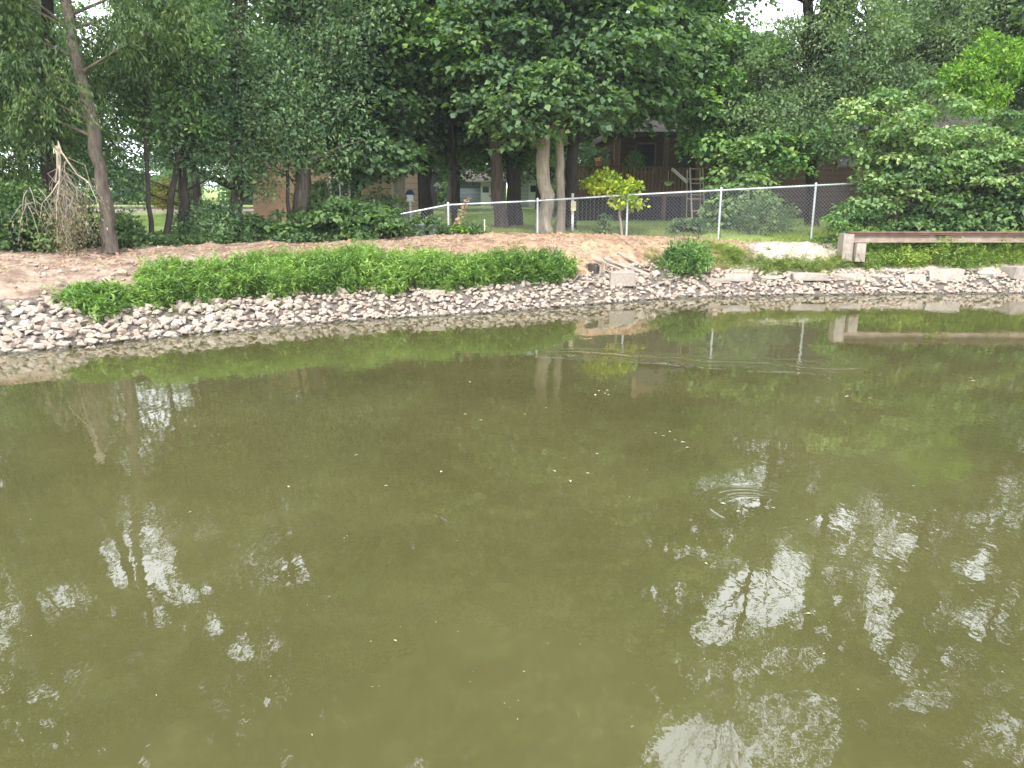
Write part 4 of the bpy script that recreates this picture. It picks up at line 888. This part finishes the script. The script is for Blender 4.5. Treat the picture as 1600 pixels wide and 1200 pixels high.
for (a, b, r, lab) in (((905, 432), (896, 446), .022, 'short upright stick poking out of the stones left of the driftwood'), ((905, 444), (945, 450), .03, 'bleached stick lying on the stones below the stump'), ((1046, 462), (1046, 444), .018, 'small stick standing at the water below the bushy green plant'), ((1020, 450), (1062, 440), .03, 'grey stick lying across stones below the bushy green plant')):
    A_, B_ = onslope(*a), onslope(*b); A_.z += .04; B_.z += .1; mb = MB(); mb.tube([A_, A_.lerp(B_, .5) + Vector((.01, 0, .015)), B_], [r, r * .85, r * .6], 7); mb.tube([A_.lerp(B_, .5), A_.lerp(B_, .5) + Vector((.06, -.02, .07))], [r * .4, r * .2], 5)
    tag(mb.build('stick', M['twig']), lab, 'stick')
# dirt clods
VV, FF, RR = [], [], []; b = 0
for k in range(2600):
    x = random.uniform(-9, 6); y = random.uniform(float(shore(x)) + 1.9 * float(stretch(x)), float(treeline(x)) - .1)
    s = .010 + .05 * random.random() ** 3; v, f = rock_np[k % 16]; v = v * s + np.array([x, y, T(x, y) + s * .2]); VV.append(v); FF.append(f + b); RR.append(np.full(len(f), random.random())); b += len(v)
clod = plain('clod_soil', (.42, .27, .18), (.24, .15, .11), 2, .95, .1, .5)
tag(link('soil_clods', npmesh('soil_clods', np.concatenate(VV), np.concatenate(FF), {'rnd': np.concatenate(RR)}), None, clod), 'loose clods of soil on the bare dirt', 'soil', kind='stuff')

# litter on the dirt and sprouts between the stones
n = 2600; x = rng.uniform(-9.3, 9, n); y = shore(x) + (1.0 + rng.random(n) * 6) * stretch(x); k = y < treeline(x) + .6; x, y = x[k], y[k]; n = len(x)
th = rng.random(n) * 6.28; me = leaf_mesh('leaf_litter', np.stack([x, y, ter(x, y) + .012], -1), np.stack([np.cos(th), np.sin(th), rng.normal(0, .25, n)], -1), np.stack([rng.normal(0, .3, n), rng.normal(0, .3, n), np.ones(n)], -1), rng.uniform(.03, .09, n), rng.uniform(.015, .05, n), rng.random(n), rng.random(n), (0, 16, 1.1))
o = link('leaf_litter', me, None, M['dead']); o.location = (0, 16, 1.1); tag(o, 'dry leaves scattered over the bare dirt', 'leaf litter', kind='stuff')
x = rng.uniform(-9, 12, 240); y = shore(x) + rng.uniform(.35, 3.0, 240); x = np.concatenate([x, rng.normal(-5.8, .5, 40)]); y = np.concatenate([y, rng.normal(12.9, .4, 40)])
A = leaves(np.stack([x, y, ter(x, y) + .05], -1), rng.uniform(.04, .10, len(x)), 'ball', 12, .06, .014, False)
o = link('sprouts', leaf_mesh('sprouts', *A, origin=(0, 14, .8)), None, M['grass']); o.location = (0, 14, .8); tag(o, 'scattered small weed sprouts among the stones and on the dirt', 'weeds', kind='stuff')

# ------------------------------------------------------------ steel beam and concrete block
yb = 18.15; xl = P(1332, 370, yb).x; zt = P(1400, 362, yb).z; zb = P(1400, 378.5, yb).z; Lb = 9.5
root = empty('steel_beam', (xl, yb, zb), 'long rusty steel I-beam lying along the bank at the right', 'beam')
mb = MB(); H = zt - zb
mb.box((xl + Lb / 2, yb, zb + H * .5), (Lb, .018, H - .044)); mb.build('web', M['rust'], root)
mb = MB(); mb.box((xl + Lb / 2 - .05, yb, zt - .012), (Lb + .12, .22, .022)); mb.box((xl + Lb / 2, yb - .06, zt - .045), (Lb - .01, .05, .035)); mb.build('top_flange', M['rust_dark'], root)
mb = MB(); mb.box((xl + Lb / 2, yb, zb + .011), (Lb, .2, .02)); mb.build('bottom_flange', M['rust'], root)
root = empty('concrete_block', (P(1330, 390, yb).x, yb, P(1330, 392, yb).z), 'stepped concrete block carrying the left end of the rusty beam', 'concrete block')
a, b = P(1312, 394, yb), P(1331, 365, yb); mb = MB()
mb.box(((a.x + b.x) / 2, yb, (a.z + b.z) / 2 - .1), (b.x - a.x, .3, b.z - a.z + .2)); mb.build('upright', M['conc'], root)
mb = MB(); a, b = P(1331, 394, yb), P(1347, 379.5, yb); mb.box(((a.x + b.x) / 2 + .002, yb, (a.z + b.z) / 2 - .1), (b.x - a.x, .46, b.z - a.z + .2)); mb.build('footing', M['conc'], root)

# ------------------------------------------------------------ chain link fence
FY = 20.0
posts = [(555, 345), (628, 333), (700, 319), (840, 312.5), (981, 303.5), (1127, 296), (1275, 288.5), (1424, 281)]
root = empty('chain_link_fence', (P(700, 365, FY).x, FY, 1.1), 'galvanised chain link fence with top rail running behind the bare bank', 'fence')
tops = [P(px, py, FY) for px, py in posts]
for k, t in enumerate(tops):
    if k == 1: continue
    mb = MB(); r = .036 if k == 2 else .028
    mb.tube([(t.x, FY, T(t.x, FY) - .2), (t.x, FY, t.z + .005)], r, 10); mb.tube([(t.x, FY, t.z + .0), (t.x, FY, t.z + .03), (t.x, FY, t.z + .055)], [r + .008, r + .006, .008], 10)
    mb.build('post', M['galv'], root)
mb = MB(); mb.tube([(t.x, FY, t.z - .02) for t in tops], .023, 8); mb.build('top_rail', M['galv'], root)
mb = MB(); cell = .09
V = []; Fq = []
def wire(p, q):
    d = np.array(q) - np.array(p); L_ = np.linalg.norm(d); d /= L_; s = np.cross(d, [0, 1, 0]) * .0022; t = np.array([0, .0022, 0]); b = len(V)
    for c in (np.array(p), np.array(q)):
        V.extend([c + s, c - s * .5 + t, c - s * .5 - t])
    Fq.extend([(b, b + 1, b + 4, b + 3), (b + 1, b + 2, b + 5, b + 4), (b + 2, b, b + 3, b + 5)])
H = 1.2
xa, xb = tops[0].x, tops[-1].x
ztop = lambda x: float(np.interp(x, [t.x for t in tops], [t.z for t in tops])) + .015
for sgn, yo in ((1, -.032), (-1, -.038)):
    x = xa - H
    while x < xb + H:
        x0, x1 = x, x + H                      # bottom x to top x (or mirrored)
        t0 = max(0, (xa - x0) / H); t1 = min(1, (xb - x0) / H)
        if t1 > t0:
            N_ = 4; prev = None
            for j in range(N_ + 1):
                t = t0 + (t1 - t0) * j / N_; xx = x0 + t * H; hgt = t if sgn > 0 else 1 - t
                z = ztop(xx) - H + hgt * (H + .012)
                if prev is not None: wire(prev, (xx, FY + yo, z))
                prev = (xx, FY + yo, z)
        x += cell
me = npmesh('wire_mesh', np.array(V) - np.array(root.location), np.array(Fq)); link('wire_mesh', me, root, M['wire'])

# stakes behind the fence
mb = MB(); a, b = P(895, 338, 20.8), P(895, 302, 20.8); mb.tube([(a.x, a.y, T(a.x, a.y)), b], .035, 8)
root = empty('marker_post', (a.x, a.y, T(a.x, a.y)), 'short white post standing between the fence and the deck', 'post'); mb.build('post', M['white'], root)
mb = MB(); c = P(896, 322, 20.72); mb.box((c.x, c.y, c.z), (.13, .03, .24)); mb.build('yellow_guard', M['rope'], root)
mb = MB(); a = P(757, 366, 19.75); b = P(757, 345, 19.75); mb.tube([(a.x, a.y, T(a.x, a.y) - .1), b], .017, 6); mb.tube([b, b + Vector((0, 0, .03))], [.024, .018], 6)
tag(mb.build('wooden_stake', M['rope']), 'short yellowish stake before the fence, between the tubs and the pale trunks', 'stake')

# ------------------------------------------------------------ birdhouse, feeder, tubs, ladder
x0, y0 = P(642, 350, 22).x, 22.0
root = empty('birdhouse', (x0, y0, T(x0, y0)), 'small white birdhouse with dark blue roof on a pole left of the fence corner', 'birdhouse')
mb = MB(); zt = P(642, 316, 22).z; mb.tube([(x0, y0, T(x0, y0) - .1), (x0, y0, zt)], .03, 8); mb.build('pole', M['white'], root)
c = P(641, 310, 22); mb = MB(); mb.box((c.x, c.y, c.z + .02), (.17, .16, .16)); mb.box((c.x, c.y, c.z - .075), (.24, .22, .02)); mb.build('box', M['white'], root)
blue = plain('blue_paint', (.05, .09, .17), (.03, .05, .10), 5, .5, .4, .1)
mb = MB(); zr = c.z + .10
mb.add([(c.x - .13, c.y - .12, zr), (c.x + .13, c.y - .12, zr), (c.x + .13, c.y + .12, zr), (c.x - .13, c.y + .12, zr), (c.x - .06, c.y, zr + .13), (c.x + .06, c.y, zr + .13)], [(0, 1, 5, 4), (2, 3, 4, 5), (1, 2, 5), (3, 0, 4), (3, 2, 1, 0)]); mb.build('roof', blue, root)
c = P(683, 291, 25); root = empty('bird_feeder', c, 'small pale hanging bird feeder between the dark trunks', 'bird feeder')
mb = MB(); mb.tube([c + Vector((0, 0, .0)), c + Vector((0, 0, .13))], [.13, .01], 12); mb.build('roof', M['white'], root)
mb = MB(); mb.tube([c - Vector((0, 0, .16)), c - Vector((0, 0, .002))], [.05, .05], 10); mb.tube([c - Vector((0, 0, .18)), c - Vector((0, 0, .16))], [.09, .09], 10); mb.build('seed_tube', M['glass'], root)
mb = MB(); mb.tube([c + Vector((0, 0, .13)), c + Vector((0, 0, 2.6))], .006, 5); mb.build('cord', M['darkwood'], root)
tub = plain('grey_plastic', (.26, .28, .33), (.18, .20, .25), 5, .5, .4, .1)
for (px, Y, wd, lab) in ((655, 18.9, .34, 'grey plant tub, left of the pair at the foot of the fence'), (677, 19.0, .26, 'grey plant tub, right of the pair at the foot of the fence')):
    X = gx(px, Y); z0 = T(X, Y); mb = MB(); h = .24
    mb.tube([(X, Y, z0), (X, Y, z0 + h), (X, Y, z0 + h + .002), (X, Y, z0 + h + .03)], [wd * .38, wd * .48, wd * .52, wd * .52], 16); mb.tube([(X, Y, z0 + h + .031), (X, Y, z0 + h + .034)], [wd * .45, wd * .45], 16)
    tag(mb.build('plant_tub', tub), lab, 'tub')
# ladder
yl = 24.0
root = empty('ladder', (P(1088, 345, yl).x, yl, T(P(1088, 345, yl).x, yl)), 'tall pale stepladder standing behind the fence at the end of the deck', 'ladder')
gz = T(P(1088, 345, yl).x, yl)
tl_, tr_ = P(1078, 262, yl + .3), P(1098, 262, yl + .3); bl_, br_ = P(1081, 335, yl), P(1101, 335, yl)
def ext(t, b): return b + (b - t) * max(0, (b.z - gz) / (t.z - b.z))
mb = MB(); B1, B2 = ext(tl_, bl_), ext(tr_, br_); mb.beam(tl_, B1, .035, .07); mb.beam(tr_, B2, .035, .07); mb.build('front_rails', M['alu'], root)
for t in (.02, .19, .26, .45, .52, .72, .88):
    mb = MB(); mb.beam(tl_.lerp(B1, t), tr_.lerp(B2, t), .05, .028); mb.build('step', M['alu'], root)
mb = MB(); q1, q2 = P(1074, 266, yl + .4), P(1094, 266, yl + .4); r1 = P(1073, 340, yl + 1.0); r2 = P(1095, 340, yl + 1.0)
for q, r in ((q1, r1), (q2, r2)): r.z = gz; mb.beam(q, r, .03, .04)
for t in (.15, .5, .85): mb.beam(q1.lerp(r1, t), q2.lerp(r2, t), .02, .03)
mb.build('rear_frame', M['alu'], root)

# ------------------------------------------------------------ house with deck (right)
HY = 31.0
def wallbox(mb, px0, px1, py0, py1, Y, depth=6):
    a, b = P(px0, py1, Y), P(px1, py0, Y); mb.box(((a.x + b.x) / 2, Y + depth / 2, (a.z + b.z) / 2), (b.x - a.x, depth, b.z - a.z)); return a, b
root = empty('brown_house', (P(1150, 320, HY).x, HY, 1.2), 'brown siding house with porch roof and raised wooden deck, behind the fence', 'house')
mb = MB(); a = P(966, 330, HY); b = P(1640, 205, HY)
mb.box(((a.x + b.x) / 2, HY + 4, (b.z + 1.0) / 2), (b.x - a.x, 8, b.z - 1.0)); mb.build('wall', M['siding_brown'], root)
# roof
ez = b.z + .02; rz = ez + 2.6; x0, x1 = a.x - .35, b.x + .6; y0, y1 = HY - .6, HY + 8.6; ym = HY + 4
mb = MB(); mb.add([(x0, y0, ez), (x1, y0, ez), (x1, y1, ez), (x0, y1, ez), (x0 + 3.2, ym, rz), (x1 - .5, ym, rz), (x0, y0, ez - .16), (x1, y0, ez - .16), (x1, y1, ez - .16), (x0, y1, ez - .16)],
                 [(0, 1, 5, 4), (2, 3, 4, 5), (1, 2, 5), (3, 0, 4), (6, 7, 1, 0), (7, 8, 2, 1), (8, 9, 3, 2), (9, 6, 0, 3), (9, 8, 7, 6)])
rf = mb.build('roof', M['shingle'], root)
mb = MB(); mb.box(((x0 + x1) / 2, y0 - .06, ez - .06), (x1 - x0, .11, .12)); mb.build('gutter', M['darkwood'], rf)
pk = P(1032, 170, HY + 3); c = pk; mb = MB(); mb.box((c.x, c.y, c.z + .3), (1.3, 1.2, 2.4)); mb.build('chimney', M['brick'], rf)
def window(px0, px1, py0, py1, Y, parent, frame=M['darkwood'], mull=1):
    a, b = P(px0, py1, Y), P(px1, py0, Y); mb = MB(); cx, cz = (a.x + b.x) / 2, (a.z + b.z) / 2; W_, H_ = b.x - a.x, b.z - a.z; t = .07
    for (x, z, w_, h_) in ((a.x, cz, t, H_ + t), (b.x, cz, t, H_ + t), (cx, a.z, W_ - t, t), (cx, b.z, W_ - t, t)): mb.box((x, Y - .03, z), (w_, .1, h_))
    for k in range(mull): mb.box((a.x + W_ * (k + 1) / (mull + 1), Y - .03, cz), (.045, .08, H_ - t))
    f = mb.build('window', frame, parent); mb = MB(); mb.box((cx, Y - .012, cz), (W_ - .03, .02, H_ - .03)); mb.build('pane', M['glass'], f); return f
window(1308, 1345, 222, 260, HY, root, M['deckwood'], 1)
window(992, 1024, 224, 268, HY, root, M['deckwood'], 0); window(1385, 1440, 225, 262, HY, root, M['deckwood'], 1)
mb = MB(); a, b = P(1058, 292, HY), P(1088, 222, HY); mb.box(((a.x + b.x) / 2, HY - .02, (a.z + b.z) / 2), (b.x - a.x, .06, b.z - a.z)); mb.build('door', M['darkwood'], root)
# porch
DY = 28.6
for px in (963, 1040, 1092):
    mb = MB(); c = P(px, 262, DY + .2); mb.box((c.x, DY + .25, (c.z + ez) / 2 - .2), (.16, .16, ez - c.z + .5)); mb.build('porch_post', M['deckwood'], root)
a, b = P(955, 207, DY), P(1108, 207, DY)
mb = MB(); mb.add([(a.x - .2, DY - .3, a.z), (b.x, DY - .3, a.z), (b.x, HY + .5, a.z + .9), (a.x - .2, HY + .5, a.z + .9), (a.x - .2, DY - .3, a.z - .16), (b.x, DY - .3, a.z - .16), (b.x, HY + .5, a.z + .7), (a.x - .2, HY + .5, a.z + .7)],
                 [(0, 1, 2, 3), (7, 6, 5, 4), (0, 4, 5, 1), (1, 5, 6, 2), (2, 6, 7, 3), (3, 7, 4, 0)]); mb.build('porch_roof', M['shingle'], root)
mb = MB(); mb.box(((a.x + b.x) / 2, DY - .36, a.z - .10), (b.x - a.x + .3, .1, .2)); mb.build('fascia', M['darkwood'], root)
# deck
a, b = P(896, 302, DY), P(1074, 264, DY); zd = P(900, 298, DY).z; zr = P(900, 263, DY).z
mb = MB(); mb.box(((a.x + b.x) / 2, (DY + HY) / 2 - .02, zd - .1), (b.x - a.x, HY - DY - .06, .2)); dk = mb.build('deck', M['deckwood'], root)
mb = MB(); x = a.x
while x < b.x - .02:
    mb.box((x, DY - .04, (zd + zr) / 2 - .06), (.085, .03, zr - zd + .16)); x += .135
mb.build('balusters', M['deckwood'], dk)
mb = MB(); xm = P(1048, 264, DY).x; mb.box(((a.x + xm) / 2, DY - .03, zr + .045), (xm - a.x + .1, .16, .045)); mb.build('cap_rail', plain('cap_rail_wood', (.20, .13, .10), (.13, .085, .065)), dk)
mb = MB(); q1, q2 = P(1050, 264, DY - .1), P(1074, 285, DY - .5); mb.beam(q1, q2, .07, .09); mb.build('stair_handrail', M['white'], dk)
mb = MB(); x = a.x + .1
while x < b.x:
    mb = MB(); mb.box((x, DY + .1, (zd - .2 + 1.2) / 2), (.14, .14, zd - .2 - 1.2 + .1)); mb.build('support_post', M['deckwood'], dk); x += 1.6
mb = MB(); x = a.x
while x < b.x - .02: mb.box((x, DY + .3, (zd + 1.0) / 2 - .1), (.13, .02, zd - .2 - 1.0)); x += .145
mb.build('skirt_boards', M['darkwood'], dk)
# things on the deck
c = P(935, 256, DY - .02); mb = MB(); mb.tube([(c.x, c.y, zr + .07), (c.x, c.y, zr + .25)], [.08, .13], 12); terr = plain('terracotta', (.50, .17, .10), (.36, .12, .08), 5)
root = empty('flower_pot', (c.x, c.y, zr + .07), 'red-brown flower pot on the deck railing', 'flower pot'); mb.build('pot', terr, root)
A = leaves(np.array([[c.x, c.y, zr + .30]] * 3), np.full(3, .13), 'ball', 24, .07, .05, False); link('plant', leaf_mesh('plant', *A, origin=root.location), root, M['orange'])
c = P(992, 250, DY - .15); root = empty('hanging_fern', (c.x, c.y, c.z), 'round dark green fern hanging in front of the deck', 'hanging plant')
mb = MB(); mb.tube([c - Vector((0, 0, .12)), c + Vector((0, 0, .02))], [.12, .18], 12); mb.build('basket', M['deckwood'], root)
mb = MB()
for dx in (-.14, .14): mb.tube([c + Vector((dx, 0, .02)), c + Vector((0, 0, .55))], .008, 4)
mb.tube([c + Vector((0, 0, .55)), c + Vector((0, 0, 1.15))], .008, 4); mb.build('hanger', M['darkwood'], root)
A = leaves(np.array([[c.x, c.y, c.z + .12]] * 6), np.full(6, .38), 'droop', 150, .10, .03, False); link('foliage', leaf_mesh('foliage', *A, origin=root.location), root, M['bushy'])
c = P(1044, 286, DY - .2); root = empty('hanging_planter', (c.x, c.y, c.z), 'small white bowl planter hung on the outside of the deck railing', 'planter')
mb = MB(); mb.tube([c - Vector((0, 0, .1)), c - Vector((0, 0, .04)), c + Vector((0, 0, .05))], [.05, .13, .16], 12); mb.build('bowl', M['rope'], root)
mb = MB(); mb.tube([c + Vector((0, 0, .05)), c + Vector((0, .05, .42))], .01, 4); mb.build('hook', M['white'], root)
A = leaves(np.array([[c.x, c.y, c.z + .1]] * 3), np.full(3, .22), 'spray', 40, .08, .04, False); link('foliage', leaf_mesh('foliage', *A, origin=root.location), root, M['oak'])

# ------------------------------------------------------------ tan siding house (left) with brick part
TY = 27.5
root = empty('tan_house', (P(520, 350, TY).x, TY, 1.2), 'tan lap siding house with a peach brick end, behind the trees on the left', 'house')
a, b = P(462, 350, TY), P(612, 200, TY); mb = MB(); mb.box(((a.x + b.x) / 2, TY + 3.5, (b.z + 1) / 2), (b.x - a.x, 7, b.z - 1)); mb.build('wall', M['siding_tan'], root)
a2, b2 = P(398, 350, TY - .6), P(463, 165, TY - .6); mb = MB(); mb.box(((a2.x + b2.x) / 2 - .002, TY + 2.9, (b2.z + 1) / 2), (b2.x - a2.x, 7, b2.z - 1)); mb.build('brick_wall', M['brick'], root)
x0, x1 = a.x + .04, b.x + .4; ez = b.z; mb = MB(); y0, y1 = TY - .5, TY + 7.5; ym = TY + 3.5; rz = ez + 1.2
mb.add([(x0, y0, ez), (x1, y0, ez), (x1, y1, ez), (x0, y1, ez), (x0, ym, rz), (x1, ym, rz)], [(0, 1, 5, 4), (2, 3, 4, 5), (1, 2, 5), (3, 0, 4), (3, 2, 1, 0)]); mb.build('roof', M['shingle'], root)
window(518, 545, 278, 308, TY, root, M['white'], 1); window(496, 508, 285, 334, TY, root, M['darkwood'], 0)
# far buildings
def smallhouse(name, label, cat, px0, px1, pyt, Y, mat, roofh, door=None, depth=6):
    a = P(px0, 312, Y); b = P(px1, pyt, Y); g0 = T(a.x, Y) - .2
    root = empty(name, ((a.x + b.x) / 2, Y, g0), label, cat)
    mb = MB(); mb.box(((a.x + b.x) / 2, Y + depth / 2, (b.z + g0) / 2), (b.x - a.x, depth, b.z - g0)); mb.build('wall', mat, root)
    x0, x1, y0, y1, ym = a.x - .4, b.x + .4, Y - .4, Y + depth + .4, Y + depth / 2; ez = b.z; mb = MB()
    mb.add([(x0, y0, ez), (x1, y0, ez), (x1, y1, ez), (x0, y1, ez), (x0, ym, ez + roofh), (x1, ym, ez + roofh)], [(0, 1, 5, 4), (2, 3, 4, 5), (1, 2, 5), (3, 0, 4), (3, 2, 1, 0)]); mb.build('roof', M['shingle'], root)
    if door:
        d0, d1 = P(door[0], door[2], Y), P(door[1], door[3], Y); mb = MB(); mb.box(((d0.x + d1.x) / 2, Y - .03, (d0.z + g0) / 2 + .1), (d1.x - d0.x, .08, d0.z - g0)); dd = mb.build('door', M['white'], root)
        mb = MB(); mb.box(((d0.x + d1.x) / 2 + .3, Y - .09, (d0.z + g0) / 2), (.08, .06, .12)); mb.build('handle', M['darkwood'], dd)
        mb = MB(); mb.box(((d0.x + d1.x) / 2, Y - .08, d0.z - .45), ((d1.x - d0.x) * .6, .03, .4)); mb.build('pane', M['glass'], dd)
    return root
smallhouse('garage', 'low blue-grey building with a white door beyond the lawn', 'building', 709, 790, 284, 56, M['siding_grey'], 1.0, (751, 767, 286, 312))
smallhouse('outbuilding', 'low pale grey building beyond the lawn, seen between the pale twin trunks', 'building', 797, 888, 272, 52, M['siding_pale'], 1.0, (826, 840, 284, 312))
smallhouse('far_house', 'pale house glimpsed beside the left end of the deck', 'house', 925, 985, 215, 47, M['siding_pale'], 1.2, (940, 950, 250, 300))
smallhouse('dark_shed', 'dark shed in the shade right of the pale grey trunk', 'shed', 632, 668, 268, 50, M['darkwood'], .8, (655, 664, 285, 312))

# road and kerb at the far left
def strip(name, x0, x1, y0, y1, dz, mat):
    xs = np.linspace(x0, x1, 40); V = []; Fc = []
    for i, x in enumerate(xs):
        for y in (y0, y1): V.append((x, y, T(x, y) + dz))
    for i in range(len(xs) - 1): Fc.append((2 * i, 2 * i + 2, 2 * i + 3, 2 * i + 1))
    return link(name, npmesh(name, np.array(V), np.array(Fc)), None, mat)
rd = plain('pale_concrete_road', (.62, .53, .48), (.52, .45, .41), 1.2, .9, .2, .2)
tag(strip('road', -60, -9.5, 37.5, 43.5, .05, rd), kind='structure')
mb = MB(); mb.box((-35, 37.4, T(-20, 37.4) + .06), (51, .2, .16)); mb.box((-35, 43.6, T(-20, 43.6) + .08), (51, .2, .2)); tag(mb.build('kerb', M['conc']), kind='structure')

# ------------------------------------------------------------ floating bits
GF = 'pale leaves and bits floating on the pond'
mb = MB(); mb.add([(0, 0, .004), (.02, .012, .012), (.05, 0, .004), (.02, -.012, .010), (0, 0, .002), (.05, 0, .002)], [(0, 1, 2), (0, 2, 3), (0, 3, 1), (1, 3, 2)])
fl = mb.build('floating_leaf', plain('floating_leaf', (.45, .42, .30), (.30, .27, .17), 4)); fp = [(943, 615), (936, 612), (950, 618), (947, 611), (930, 617), (1520, 592), (1516, 596), (1320, 621), (1322, 618), (930, 709), (868, 738), (891, 751), (915, 740), (560, 711), (688, 739), (450, 760), (820, 647), (855, 637), (732, 597), (724, 648), (754, 658), (1026, 678), (1040, 682), (1052, 688), (1063, 692), (1078, 700), (1048, 676), (1125, 787), (1150, 800), (1212, 795), (620, 1003), (1290, 1022), (1268, 960), (300, 800), (600, 760), (1100, 880), (1430, 760)]
fp += [(random.uniform(30, 1590), 640 + 540 * random.random() ** .8) for _ in range(60)]
for i, (px, py) in enumerate(fp):
    o = fl if i == 0 else fl.copy()
    if i: COL.objects.link(o)
    x, y = on_water(px, py); o.location = (x, y, .001); o.rotation_euler = (0, 0, random.uniform(0, 6.28)); s = random.uniform(.2, .6) if i > 36 else random.uniform(.8, 1.5); s *= np.interp(y, [3, 12], [.45, 1.1]); o.scale = (s, s, s)
    tag(o, 'tiny pale leaf scrap floating on the pond', 'leaf', GF)

# ------------------------------------------------------------ thin haze volume, added to lift the dark shadows in the trees
m, n, out = newmat('shadow_lift_haze'); v = n.nodes.new('ShaderNodeVolumePrincipled'); v.inputs['Density'].default_value = SHADOW_LIFT; v.inputs['Color'].default_value = (.86, .93, 1, 1); v.inputs['Anisotropy'].default_value = .2
n.links.new(v.outputs[0], out.inputs['Volume'])
mb = MB(); mb.box((0, 30, 13), (280, 200, 33)); hz = mb.build('haze', m); tag(hz, kind='stuff')
hz['label'] = 'thin pale haze added over the pond and the trees to lift the shadows'
